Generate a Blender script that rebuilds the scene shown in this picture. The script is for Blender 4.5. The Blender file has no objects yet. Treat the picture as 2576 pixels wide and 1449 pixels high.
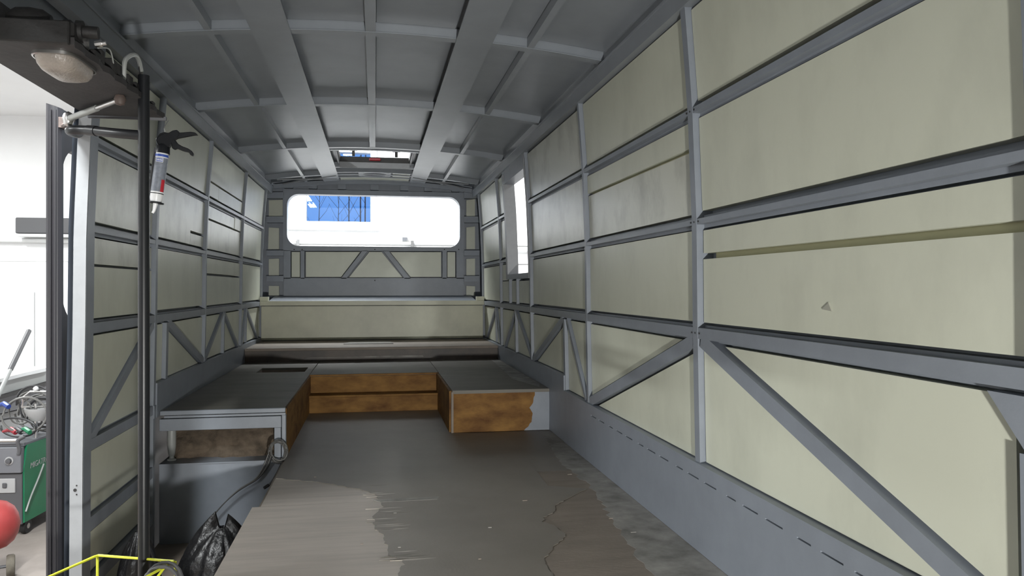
import bpy, bmesh, math, random
from mathutils import Vector, Matrix, noise
random.seed(7)
scene = bpy.context.scene
C = scene.collection
H = 1.80                      # lens height above the workshop floor; coordinates below are relative to the lens height
# ------------------------------------------------------------------ camera
F = 1932.0
TH = math.atan(345.0 / F)
cam_d = bpy.data.cameras.new('camera'); cam = bpy.data.objects.new('camera', cam_d); C.objects.link(cam)
cam_d.sensor_width = 36; cam_d.lens = 36 * F / 2576; cam_d.clip_start = 0.02; cam_d.clip_end = 200
cam_d.shift_y = -1.5 / 2576
cam.location = (0, 0, H); cam.rotation_euler = (math.pi / 2, 0, -TH)
scene.camera = cam
# ------------------------------------------------------------------ world, exposure
W = bpy.data.worlds.new('dusk_sky'); scene.world = W; W.use_nodes = True
bg = W.node_tree.nodes['Background']; bg.inputs[0].default_value = (0.115, 0.33, 0.86, 1); bg.inputs[1].default_value = 1.0
vs = scene.view_settings
vs.view_transform = 'Standard'; vs.look = 'None'; vs.gamma = 1; vs.use_curve_mapping = False; vs.exposure = 0.0
TUBE_POWER = 205      # each workshop fluorescent fixture, watts
WORK_POWER = 31      # halogen work lamp standing on the bus floor behind the lens

cy_ = scene.cycles
cy_.max_bounces = 6; cy_.diffuse_bounces = 4; cy_.glossy_bounces = 3; cy_.transmission_bounces = 4; cy_.transparent_max_bounces = 8
cy_.caustics_reflective = False; cy_.caustics_refractive = False

# ------------------------------------------------------------------ pixel helpers (a pixel is a direction; depth from the surface it lies on)
cs_, sn_ = math.cos(TH), math.sin(TH)
def ray(px, py):
    u = (px - 1288) / F; v = (723 - py) / F
    return Vector((sn_ + u * cs_, cs_ - u * sn_, v))
def onY(px, py, Y):
    d = ray(px, py); return d * (Y / d.y)
def onX(px, py, X):
    d = ray(px, py); return d * (X / d.x)
def onZ(px, py, Z):
    d = ray(px, py); return d * (Z / d.z)
KZ = [-1.6, -.66, -.17, .236, .656, .99, 1.2]; KX = [1.165, 1.16, 1.15, 1.146, 1.129, 1.103, 1.08]
def wX(z):
    if z <= KZ[0]: return KX[0]
    for i in range(len(KZ) - 1):
        if z <= KZ[i + 1]:
            t = (z - KZ[i]) / (KZ[i + 1] - KZ[i]); return KX[i] + t * (KX[i + 1] - KX[i])
    return KX[-1]

# ------------------------------------------------------------------ materials
def mat(name, col, rough=.6, metal=0, var=0.0, scale=6, bump=0, bscale=60, stretch=(1, 1, 1), col2=None, spec=.5, detail=6, lo=.35, hi=.65):
    m = bpy.data.materials.new(name); m.use_nodes = True
    nt = m.node_tree; b = nt.nodes['Principled BSDF']
    b.inputs['Roughness'].default_value = rough; b.inputs['Metallic'].default_value = metal
    b.inputs['Specular IOR Level'].default_value = spec
    b.inputs['Base Color'].default_value = (*col, 1)
    if var or bump or col2:
        tc = nt.nodes.new('ShaderNodeTexCoord'); mp = nt.nodes.new('ShaderNodeMapping'); mp.inputs['Scale'].default_value = stretch
        geo = nt.nodes.new('ShaderNodeNewGeometry')
        nt.links.new(geo.outputs['Position'], mp.inputs['Vector'])
    if var or col2:
        n = nt.nodes.new('ShaderNodeTexNoise'); n.inputs['Scale'].default_value = scale; n.inputs['Detail'].default_value = detail
        n.inputs['Roughness'].default_value = .62
        nt.links.new(mp.outputs[0], n.inputs['Vector'])
        r = nt.nodes.new('ShaderNodeValToRGB')
        r.color_ramp.elements[0].position = lo; r.color_ramp.elements[1].position = hi
        c2 = col2 if col2 else tuple(max(0, x * (1 - var)) for x in col)
        r.color_ramp.elements[0].color = (*c2, 1); r.color_ramp.elements[1].color = (*col, 1)
        nt.links.new(n.outputs[0], r.inputs[0]); nt.links.new(r.outputs[0], b.inputs['Base Color'])
    if bump:
        n2 = nt.nodes.new('ShaderNodeTexNoise'); n2.inputs['Scale'].default_value = bscale; n2.inputs['Detail'].default_value = 4
        nt.links.new(mp.outputs[0], n2.inputs['Vector'])
        bp = nt.nodes.new('ShaderNodeBump'); bp.inputs['Strength'].default_value = bump; bp.inputs['Distance'].default_value = .01
        nt.links.new(n2.outputs[0], bp.inputs['Height']); nt.links.new(bp.outputs[0], b.inputs['Normal'])
    return m
def emit(name, col, s):
    m = bpy.data.materials.new(name); m.use_nodes = True; nt = m.node_tree
    nt.nodes.remove(nt.nodes['Principled BSDF']); e = nt.nodes.new('ShaderNodeEmission')
    e.inputs[0].default_value = (*col, 1); e.inputs[1].default_value = s
    nt.links.new(e.outputs[0], nt.nodes['Material Output'].inputs[0]); m.cycles.emission_sampling = 'NONE'; return m
def glassy(name, tint=(1, 1, 1), refl=.06, rough=.0):
    m = bpy.data.materials.new(name); m.use_nodes = True; nt = m.node_tree
    nt.nodes.remove(nt.nodes['Principled BSDF'])
    t = nt.nodes.new('ShaderNodeBsdfTransparent'); t.inputs[0].default_value = (*tint, 1)
    g = nt.nodes.new('ShaderNodeBsdfGlossy'); g.inputs['Roughness'].default_value = rough
    mx = nt.nodes.new('ShaderNodeMixShader'); fr = nt.nodes.new('ShaderNodeFresnel'); fr.inputs[0].default_value = 1.5
    nt.links.new(fr.outputs[0], mx.inputs[0]); nt.links.new(t.outputs[0], mx.inputs[1]); nt.links.new(g.outputs[0], mx.inputs[2])
    nt.links.new(mx.outputs[0], nt.nodes['Material Output'].inputs[0]); return m
M = {}
M['grey'] = mat('grey_paint', (.232, .256, .294), .42, var=.10, scale=9, bump=.03, bscale=140)
M['greyd'] = M['grey']
M['roof'] = mat('grey_roof_paint', (.240, .262, .290), .33, var=.10, scale=5, bump=.10, bscale=5)
M['cream'] = mat('cream_panel', (.585, .60, .50), .38, var=.10, scale=3.2, lo=.30, hi=.55, bump=.02, bscale=220, stretch=(1, 1.4, .8))
M['dirtycream'] = mat('smudged_cream_panel', (.585, .595, .52), .34, var=.30, scale=4.2, lo=.28, hi=.52, bump=.03, bscale=160, stretch=(1, 1.2, .9), detail=9)
M['foam'] = mat('pale_yellow_foam', (.46, .45, .29), .8)
M['ply'] = mat('dusty_plywood', (.175, .162, .138), .62, var=.22, scale=4, bump=.08, bscale=70, stretch=(.6, 2.2, 1))
M['plylight'] = mat('bare_pale_plywood', (.45, .405, .36), .55, var=.15, scale=5, bump=.10, bscale=60, stretch=(.5, 5, 1), lo=.33, hi=.6)
M['plybrown'] = mat('brown_plywood', (.245, .205, .17), .65, var=.22, scale=6, bump=.12, bscale=60, stretch=(.6, 2.6, 1))
M['coat'] = mat('grey_brown_floor_coating', (.215, .192, .165), .5, var=.16, scale=3, bump=.05, bscale=90)
M['dust'] = mat('pale_dust', (.36, .345, .32), .8, var=.55, scale=9, lo=.3, hi=.7)
M['stain'] = mat('orange_stained_plywood', (.27, .145, .045), .75, spec=.2, var=.5, scale=5, bump=.08, bscale=50, stretch=(1, 1, 2.2), col2=(.11, .050, .018), lo=.30, hi=.66)
M['staind'] = M['stain']
M['riser'] = mat('blackened_riser_board', (.085, .062, .045), .5, scale=4, bump=.06, bscale=40, col2=(.03, .024, .02))
M['bench'] = mat('bench_panel_cream', (.52, .52, .40), .40, var=.20, scale=3, lo=.3, hi=.62, bump=.03, bscale=90)
M['black'] = mat('black_gloss_paint', (.010, .011, .013), .36, spec=.35)
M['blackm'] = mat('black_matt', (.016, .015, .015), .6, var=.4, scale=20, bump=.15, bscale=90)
M['board'] = mat('black_worn_board', (.035, .032, .033), .62, var=.5, scale=9, bump=.1, bscale=50)
M['rubber'] = mat('door_rubber', (.020, .019, .022), .42, spec=.4)
M['doorp'] = mat('door_black_panel', (.030, .026, .027), .5, var=.3, scale=8)
M['bag'] = mat('black_plastic_bag', (.007, .007, .008), .36, bump=.9, bscale=26)
M['white'] = mat('workshop_white_wall', (.82, .82, .82), .7, var=.03, scale=2)
M['whitep'] = mat('white_paint_metal', (.72, .73, .73), .4)
M['plate'] = mat('pale_plate', (.46, .47, .48), .45)
M['pillar'] = mat('pale_grey_pillar', (.25, .257, .268), .5, var=.08, scale=20)
M['concrete'] = mat('workshop_concrete', (.27, .235, .21), .7, var=.22, scale=3, bump=.06, bscale=50)
M['wool'] = mat('brown_mineral_wool', (.155, .118, .085), .95, scale=14, bump=.8, bscale=45, col2=(.075, .058, .042))
M['strut'] = mat('pale_strut', (.32, .33, .32), .4)
M['steel'] = mat('brushed_steel', (.55, .54, .53), .3, metal=1)
M['rust'] = mat('rusty_bracket', (.11, .08, .07), .6, var=.4, scale=30)
M['cable'] = mat('grey_cable', (.13, .128, .122), .45)
M['cabled'] = mat('dark_cable', (.03, .03, .032), .45)
M['yellow'] = mat('bright_yellow_wire', (.72, .76, .05), .35)
M['red'] = mat('red_tank_paint', (.36, .05, .048), .4, var=.18, scale=9)
M['green'] = mat('green_welder_paint', (.010, .17, .075), .4, var=.1, scale=10)
M['wgrey'] = mat('welder_grey', (.13, .133, .145), .5)
M['wdark'] = mat('welder_dark_grey', (.075, .075, .08), .5)
M['wlight'] = mat('welder_light_plate', (.33, .33, .33), .5)
M['tyre'] = mat('dusty_tyre', (.13, .115, .09), .8, var=.3, scale=30)
M['glass'] = glassy('window_glass')
M['lens'] = mat('frosted_lamp_lens', (.36, .315, .28), .3, var=.35, scale=12, bump=.3, bscale=160)
M['tube'] = emit('fluorescent_tube', (.95, 1, 1), 14)
M['cart'] = mat('grey_cartridge_label', (.19, .21, .25), .35, var=.25, scale=90)
M['cartw'] = mat('white_cartridge', (.72, .73, .74), .3)
M['cartb'] = mat('blue_label_band', (.03, .07, .32), .35)
M['cartr'] = mat('red_label_strip', (.42, .02, .035), .35)
M['mark'] = mat('grey_scuff_mark', (.34, .34, .29), .6)
M['bark'] = mat('dark_bark', (.03, .04, .06), .9)
M['redp'] = mat('red_plastic', (.30, .02, .03), .4)
M['bluep'] = mat('blue_plastic', (.02, .05, .25), .4)

# ------------------------------------------------------------------ mesh builder
class MB:
    def __init__(s): s.v = []; s.f = []; s.sm = False
    def add(s, vs, fs):
        o = len(s.v); s.v += [Vector(v) for v in vs]; s.f += [tuple(i + o for i in f) for f in fs]; return s
    def box(s, lo, hi):
        x0, y0, z0 = lo; x1, y1, z1 = hi
        return s.add([(x0, y0, z0), (x1, y0, z0), (x1, y1, z0), (x0, y1, z0), (x0, y0, z1), (x1, y0, z1), (x1, y1, z1), (x0, y1, z1)],
                     [(0, 3, 2, 1), (4, 5, 6, 7), (0, 1, 5, 4), (1, 2, 6, 5), (2, 3, 7, 6), (3, 0, 4, 7)])
    def prism(s, a, b):   # two rings of equal length
        n = len(a)
        return s.add(list(a) + list(b), [tuple(range(n))[::-1], tuple(range(n, 2 * n))] + [(i, (i + 1) % n, n + (i + 1) % n, n + i) for i in range(n)])
    def extr(s, poly, axis, d0, d1):   # poly in the two other axes
        def p(q, d):
            return {'x': (d, q[0], q[1]), 'y': (q[0], d, q[1]), 'z': (q[0], q[1], d)}[axis]
        return s.prism([p(q, d0) for q in poly], [p(q, d1) for q in poly])
    def tube(s, path, r, n=12, caps=True):
        path = [Vector(p) for p in path]; rr = r if isinstance(r, (list, tuple)) else [r] * len(path)
        o = len(s.v); up = None
        for i, p in enumerate(path):
            t = (path[min(i + 1, len(path) - 1)] - path[max(i - 1, 0)]).normalized()
            if up is None:
                up = Vector((0, 0, 1)) if abs(t.z) < .9 else Vector((1, 0, 0))
            a = (up - t * up.dot(t)).normalized(); b = t.cross(a); up = a
            for k in range(n):
                an = 2 * math.pi * k / n; s.v.append(p + (a * math.cos(an) + b * math.sin(an)) * rr[i])
        m = len(path)
        for i in range(m - 1):
            for k in range(n):
                s.f.append((o + i * n + k, o + i * n + (k + 1) % n, o + (i + 1) * n + (k + 1) % n, o + (i + 1) * n + k))
        if caps:
            s.f.append(tuple(o + k for k in range(n))[::-1]); s.f.append(tuple(o + (m - 1) * n + k for k in range(n)))
        s.sm = True
        return s
    def lathe(s, prof, org, axis=(0, 0, 1), n=24, xdir=None):  # prof: (r, h) along axis
        ax = Vector(axis).normalized(); a = Vector(xdir).normalized() if xdir else (Vector((1, 0, 0)) if abs(ax.x) < .9 else Vector((0, 1, 0)))
        a = (a - ax * a.dot(ax)).normalized(); b = ax.cross(a); o = len(s.v); org = Vector(org)
        for r, h in prof:
            for k in range(n):
                an = 2 * math.pi * k / n; s.v.append(org + ax * h + (a * math.cos(an) + b * math.sin(an)) * r)
        m = len(prof)
        for i in range(m - 1):
            for k in range(n):
                s.f.append((o + i * n + k, o + i * n + (k + 1) % n, o + (i + 1) * n + (k + 1) % n, o + (i + 1) * n + k))
        s.f.append(tuple(o + k for k in range(n))[::-1]); s.f.append(tuple(o + (m - 1) * n + k for k in range(n)))
        s.sm = True
        return s
    def strip(s, rows):   # grid of points
        o = len(s.v); m = len(rows[0])
        for r in rows: s.v += [Vector(p) for p in r]
        for i in range(len(rows) - 1):
            for j in range(m - 1):
                s.f.append((o + i * m + j, o + i * m + j + 1, o + (i + 1) * m + j + 1, o + (i + 1) * m + j))
        return s
def abs_loc(o):
    l = Vector(o.location)
    while o.parent: o = o.parent; l += Vector(o.location)
    return l
def obj(name, mb, material, parent=None, bevel=0, smooth=None, weld=False):
    off = abs_loc(parent) if parent else Vector((0, 0, 0))
    me = bpy.data.meshes.new(name)
    me.from_pydata([(v.x - off.x, v.y - off.y, v.z + H - off.z) for v in mb.v], [], mb.f)
    bm = bmesh.new(); bm.from_mesh(me)
    if weld: bmesh.ops.remove_doubles(bm, verts=bm.verts, dist=1e-5)
    bmesh.ops.recalc_face_normals(bm, faces=bm.faces)
    if bevel:
        bmesh.ops.bevel(bm, geom=list(bm.edges), offset=bevel, segments=1, affect='EDGES', clamp_overlap=True)
    sm = mb.sm if smooth is None else smooth
    bm.to_mesh(me); bm.free()
    if sm:
        me.polygons.foreach_set('use_smooth', [len(p.vertices) <= 4 for p in me.polygons])
        try: me.set_sharp_from_angle(angle=math.radians(40))
        except Exception: pass
    me.materials.append(M[material])
    o = bpy.data.objects.new(name, me); C.objects.link(o)
    if parent: o.parent = parent
    return o
def tag(o, label, cat=None, group=None, kind=None):
    if label: o['label'] = label
    if cat: o['category'] = cat
    if group: o['group'] = group
    if kind: o['kind'] = kind
    return o
def thing(name, label, cat, loc, group=None):
    o = bpy.data.objects.new(name, None); o.empty_display_size = .05; C.objects.link(o)
    o.location = (loc[0], loc[1], loc[2] + H); tag(o, label, cat, group); return o
def copy_thing(o, delta, label=None):
    c = o.copy(); C.objects.link(c); c.location = Vector(o.location) + Vector(delta)
    if label: c['label'] = label
    for ch in o.children:
        d = ch.copy(); C.objects.link(d); d.parent = c
        for g in ch.children:
            e = g.copy(); C.objects.link(e); e.parent = d
    return c
def spline(pts, n=8):
    pts = [Vector(p) for p in pts]; out = []
    for i in range(len(pts) - 1):
        p0 = pts[max(i - 1, 0)]; p1 = pts[i]; p2 = pts[i + 1]; p3 = pts[min(i + 2, len(pts) - 1)]
        for k in range(n):
            t = k / n
            out.append(.5 * ((2 * p1) + (p2 - p0) * t + (2 * p0 - 5 * p1 + 4 * p2 - p3) * t * t + (3 * p1 - p0 - 3 * p2 + p3) * t ** 3))
    out.append(pts[-1]); return out
def densify(poly, step):
    out = []
    for i, p in enumerate(poly):
        q = poly[(i + 1) % len(poly)]; n = max(1, int(math.dist(p, q) / step))
        for k in range(n): out.append((p[0] + (q[0] - p[0]) * k / n, p[1] + (q[1] - p[1]) * k / n))
    return out

# ================================================================== WORKSHOP SHELL
GY0, GY1, GX0, GX1, GZ = -7.0, 10.6, -7.0, 4.6, 2.16
def st(name, mb, m, label, parent=None):
    o = obj(name, mb, m, parent)
    if parent is None: tag(o, label, kind='structure')
    elif label: o['label'] = label
    return o
gf = st('floor_workshop', MB().box((GX0 - .1, GY0 - .1, -1.95), (GX1 + .1, GY1 + .1, -1.80)), 'concrete', 'pale brownish concrete workshop floor outside the bus')
gc = st('ceiling_workshop', MB().box((GX0 - .1, GY0 - .1, GZ), (GX1 + .1, GY1 + .1, GZ + .1)), 'white', 'white workshop ceiling above the bus')
st('wall_workshop_left', MB().box((GX0 - .1, GY0, -1.8), (GX0, GY1, GZ)), 'white', 'white workshop wall beyond the welder')
st('wall_workshop_right', MB().box((GX1, GY0, -1.8), (GX1 + .1, GY1, GZ)), 'white', 'white workshop wall on the window side of the bus')
st('wall_workshop_front', MB().box((GX0, GY0 - .1, -1.8), (GX1, GY0, GZ)), 'white', 'white workshop wall ahead of the bus')
wx0, wx1, wz0, wz1 = -.906, -.058, .885, 1.825
mb = MB()
mb.box((GX0, GY1, -1.8), (wx0, GY1 + .16, GZ)); mb.box((wx1, GY1, -1.8), (GX1, GY1 + .16, GZ))
mb.box((wx0, GY1, -1.8), (wx1, GY1 + .16, wz0)); mb.box((wx0, GY1, wz1), (wx1, GY1 + .16, GZ))
gw = st('wall_workshop_rear', mb, 'white', 'white workshop wall behind the bus with a small window')
win = tag(bpy.data.objects.new('window_1', None), 'white framed workshop window showing blue dusk sky and bare trees', kind='structure'); C.objects.link(win)
mb = MB()
for a, b in (((wx0 - .22, wz0 - .09), (wx0, wz1 + .12)), ((wx1, wz0 - .09), (wx1 + .08, wz1 + .12)), ((wx0, wz0 - .09), (wx1, wz0)), ((wx0, wz1), (wx1, wz1 + .12))):
    mb.box((a[0], GY1 - .035, a[1]), (b[0], GY1, b[1]))
obj('window_frame', mb, 'whitep', win)
obj('pane', MB().box((wx0, GY1 + .05, wz0), (wx1, GY1 + .056, wz1)), 'glass', win)
obj('window_sill', MB().box((wx0 - .3, GY1 - .03, wz0 - .115), (wx1 + .14, GY1, wz0 - .09)), 'whitep', win)
# bare trees outside the workshop window
def bare_tree(x, y, h, label):
    t = thing('bare_tree', label, 'tree', (x, y, -1.8), 'leafless trees outside the workshop window')
    m = MB(); m.tube([(x, y, -1.8), (x + .02, y, h * .5), (x + .06, y, h)], [.022, .016, .004], 6); obj('trunk', m, 'bark', t)
    m = MB()
    for k in range(13):
        z0 = 0.2 + (h - .3) * random.random() ** .8; a = random.uniform(0, 6.28); l = random.uniform(.35, 1.0)
        b0 = Vector((x + (.02 * (z0 + 1.8) / (h * .5 + 1.8) if z0 < h * .5 else .02 + .04 * (z0 - h * .5) / (h * .5)), y, z0)); b1 = b0 + Vector((math.cos(a) * l * .5, math.sin(a) * l * .5, l * .6)); b2 = b1 + Vector((math.cos(a) * l * .25, 0, l * .5))
        m.tube([b0, b1, b2], [.006, .004, .002], 4)
    obj('branches', m, 'bark', t)['kind'] = 'stuff'
for px, Yt, hh, lb_ in ((905, 19, 5.2, 'tall leafless tree of a close pair against the blue dusk sky'), (917, 20, 5.6, 'tall leafless tree of a close pair against the blue dusk sky'),
        (876, 22, 4.6, 'single leafless tree between the close pair and the short saplings outside the window'),
        (799, 21, 2.6, 'shortest bare sapling below the lamp reflections in the workshop window'), (848, 24, 3.0, 'low bare sapling standing next to the single mid-height tree outside')):
    p = onY(px, 540, Yt); bare_tree(p.x, Yt, hh, lb_)
# pipe along rear workshop wall, cable tray, wall box
p = MB().tube([(GX0 + .1, GY1 - .07, .59), (GX1 - .1, GY1 - .07, .59)], .028, 10)
pr = thing('wall_pipe', 'long white pipe running along the workshop wall below the window', 'pipe', (0, GY1 - .07, .56))
obj('pipe', p, 'whitep', pr)
for x in (-5.2, -3.2, -1.0, .5, 2.2): obj('pipe_clip', MB().box((x - .02, GY1 - .11, .545), (x + .02, GY1, .635)), 'steel', pr)
sk = thing('socket_box', 'small grey electrical socket box above the white wall pipe', 'socket', (.45, GY1 - .05, .62))
obj('box', MB().box((.36, GY1 - .05, .625), (.44, GY1, .69)), 'wlight', sk, .006); obj('flap', MB().box((.37, GY1 - .058, .635), (.43, GY1 - .05, .68)), 'wgrey', sk)
st('wall_workshop_trim', MB().box((GX0, GY1 - .012, .33), (GX1, GY1, .35)), 'whitep', 'thin white joint strip along the workshop wall')
for o in (bpy.data.objects['wall_workshop_trim'],): o.name = 'trim_1'
hb = thing('wall_heater', 'dark grey box on the workshop wall seen through the bus door window', 'heater', (-3.8, GY1 - .2, .70))
obj('body', MB().box((-4.35, GY1 - .24, .665), (-3.55, GY1, .86)), 'wdark', hb, .01)
obj('grille', MB().box((-4.34, GY1 - .25, .625), (-3.56, GY1 - .02, .66)), 'whitep', hb, .004)
cb = thing('wall_cabinet', 'tall pale grey cabinet standing against the white workshop wall', 'cabinet', (-4.1, GY1 - .3, -1.8))
obj('body', MB().box((-4.42, GY1 - .34, -1.8), (-3.74, GY1 - .01, -.02)), 'whitep', cb, .01)
obj('door', MB().box((-4.41, GY1 - .36, -1.74), (-4.09, GY1 - .342, -.05)), 'whitep', cb, .004); obj('door', MB().box((-4.07, GY1 - .36, -1.74), (-3.75, GY1 - .342, -.05)), 'whitep', cb, .004)

# workshop fluorescent fixtures
def fixture(x, y, place, label):
    t = thing('fluorescent_fixture', label, 'ceiling light', (x, y, GZ - .08), 'fluorescent fixtures on the workshop ceiling')
    obj('housing', MB().extr([(x - .11, GZ), (x + .11, GZ), (x + .07, GZ - .055), (x - .07, GZ - .055)], 'y', y - .62, y + .62), 'whitep', t)
    for dx, nm in ((-.045, 'outer'), (.045, 'inner')):
        obj('tube_%s_%s_offscreen' % (place, nm), MB().tube([(x + dx, y - .6, GZ - .072), (x + dx, y + .6, GZ - .072)], .013, 8), 'tube', t)
    nm = 'tube_light_%s_offscreen' % place
    ld = bpy.data.lights.new(nm, 'AREA'); ld.shape = 'RECTANGLE'; ld.size = .16; ld.size_y = 1.2; ld.energy = TUBE_POWER; ld.color = (.97, 1.0, 1.0)
    lo = bpy.data.objects.new(nm, ld); C.objects.link(lo); lo.parent = t; lo.location = (0, 0, -.03)
for x, y, pl_, l in ((-1.55, 1.2, 'door', 'twin tube fluorescent fixture above the bus door'), (-1.55, 3.1, 'pillar', 'twin tube fluorescent fixture above the bus door pillar'),
             (-4.6, 2.2, 'open_floor', 'twin tube fluorescent fixture over the open workshop floor'), (-4.6, 7.6, 'tool_corner', 'twin tube fluorescent fixture over the tool corner'),
             # the blown-out rear workshop wall seen through the rear and side openings is lit from above, behind the bus roof
             (-.4, 9.7, 'rear_wall', 'twin tube fluorescent fixture before the workshop window'), (3.0, 9.7, 'rear_corner', 'twin tube fluorescent fixture near the rear corner of the workshop'),
             (2.9, 1.0, 'blank_side', 'twin tube fluorescent fixture beside the blank side of the bus'), (-.4, -3.4, 'windscreen', 'twin tube fluorescent fixture ahead of the bus windscreen'),
             (-3.4, -3.4, 'front_corner', 'twin tube fluorescent fixture in the front corner of the workshop')):
    fixture(x, y, pl_, l)

# ================================================================== BUS SHELL
BY0, BY1 = -1.3, 8.84
ZS = [-1.5, -1.2, -.955, -.66, -.4, -.17, .1, .236, .45, .656, .82, .99, 1.14]
def skin_quads(mb, side, holes, y_breaks, d):
    for i in range(len(y_breaks) - 1):
        for k in range(len(ZS2) - 1):
            ya, yb, za, zb = y_breaks[i], y_breaks[i + 1], ZS2[k], ZS2[k + 1]
            ym, zm = (ya + yb) / 2, (za + zb) / 2
            if any(h[0] < ym < h[1] and h[2] < zm < h[3] for h in holes): continue
            mb.add([(side * (wX(za) + d), ya, za), (side * (wX(za) + d), yb, za), (side * (wX(zb) + d), yb, zb), (side * (wX(zb) + d), ya, zb)], [(0, 1, 2, 3)])
SKIN = .064; SK2 = .082
WIN = (5.71, 6.62, .112, .90)
holesR = [WIN, (-1.0, .55, .05, .85)]
holesL = [(1.9, 3.395, -1.45, .735), (-1.0, 1.5, .05, .85)]
def wall_skin(side, holes):
    global ZS2
    ZS2 = sorted(set(ZS + [v for h in holes for v in h[2:]])); ZS2 = [z for z in ZS2 if z >= (-1.5 if side < 0 else -1.2)]
    ys = sorted(set([BY0, BY1, 3.0, 4.4] + [v for h in holes for v in h[:2]]))
    mb = MB(); skin_quads(mb, side, holes, ys, SKIN); skin_quads(mb, side, holes, ys, SK2)
    return mb
wall_R = st('wall_right', wall_skin(1, holesR), 'greyd', 'long bus side wall of cream panels in a grey frame with one window opening')
wall_L = st('wall_left', wall_skin(-1, holesL), 'greyd', 'bus side wall of cream panels behind the black pole and door pillar')

def wprism(side, poly, d0, d1):
    a = [(side * (wX(z) + d0), y, z) for y, z in poly]; b = [(side * (wX(z) + d1), y, z) for y, z in poly]
    return MB().prism(a, b)
def wgrid(side, y0, y1, z0, z1, d0, d1, dz=.12):
    n = max(1, int((z1 - z0) / dz)); m = MB(); zs = [z0 + (z1 - z0) * i / n for i in range(n + 1)]
    ring = lambda z: [(side * (wX(z) + d0), y0, z), (side * (wX(z) + d0), y1, z), (side * (wX(z) + d1), y1, z), (side * (wX(z) + d1), y0, z)]
    for z in zs: m.v += [Vector(p) for p in ring(z)]
    for i in range(n):
        for k in range(4): m.f.append((i * 4 + k, i * 4 + (k + 1) % 4, (i + 1) * 4 + (k + 1) % 4, (i + 1) * 4 + k))
    m.f.append((3, 2, 1, 0)); m.f.append((n * 4, n * 4 + 1, n * 4 + 2, n * 4 + 3)); return m
PF = .021     # panel face set back from the frame face
def panel(side, y0, y1, z0, z1, m='cream', j=.004, d=PF):
    r = lambda: random.uniform(-j, j)
    w = wall_R if side > 0 else wall_L
    return obj('panel', wgrid(side, y0 + r(), y1 + r(), z0 + r(), z1 + r(), d + random.uniform(-.002, .002), SKIN - .003), m, w)
def clip(poly, p, q, keep_left=True):
    out = []; nx, ny = -(q[1] - p[1]), q[0] - p[0]
    if not keep_left: nx, ny = -nx, -ny
    f = lambda v: (v[0] - p[0]) * nx + (v[1] - p[1]) * ny
    for i, a in enumerate(poly):
        b = poly[(i + 1) % len(poly)]; fa, fb = f(a), f(b)
        if fa >= 0: out.append(a)
        if fa * fb < 0:
            t = fa / (fa - fb); out.append((a[0] + t * (b[0] - a[0]), a[1] + t * (b[1] - a[1])))
    return out
def area(p): return abs(sum(p[i][0] * p[(i + 1) % len(p)][1] - p[(i + 1) % len(p)][0] * p[i][1] for i in range(len(p)))) / 2
def shift(p, q, s):
    dx, dy = q[0] - p[0], q[1] - p[1]; l = math.hypot(dx, dy); n = (-dy / l * s, dx / l * s)
    return (p[0] + n[0], p[1] + n[1]), (q[0] + n[0], q[1] + n[1])
def cut_panels(side, y0, y1, z0, z1, lines, gap):
    polys = [[(y0, z0), (y1, z0), (y1, z1), (y0, z1)]]
    for p, q, hw in lines:
        nxt = []
        for po in polys:
            a = clip(po, *shift(p, q, hw + gap), True); b = clip(po, *shift(p, q, -hw - gap), False)
            nxt += [x for x in (a, b) if len(x) > 2 and area(x) > .004]
        polys = nxt
    for po in polys: obj('panel', wprism(side, po, PF, SKIN - .003), 'cream', wall_R if side > 0 else wall_L)
def post(side, y, w, z0, z1, name='post', d0=0.0):
    return obj(name, wgrid(side, y - w / 2, y + w / 2, z0, z1, d0, SKIN), 'grey', wall_R if side > 0 else wall_L)
def rail(side, y0, y1, z, face, flange):
    m = wgrid(side, y0, y1, z - flange / 2, z + flange / 2, .030, SKIN, 1)
    m2 = wgrid(side, y0, y1, z - face / 2, z + face / 2, .0015, .031, 1)
    m.add(m2.v, m2.f)
    return obj('rail', m, 'grey', wall_R if side > 0 else wall_L)
def brace(side, p, q, w):
    a, b = shift(p, q, w / 2); c, d = shift(p, q, -w / 2)
    # clip ends to be flush is unnecessary: ends tuck under rail and skirt
    return obj('brace', wprism(side, [a, b, d, c], .003, SKIN), 'grey', wall_R if side > 0 else wall_L)
UP, MID, WST, TOP = .64, .238, -.166, 1.012

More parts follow.
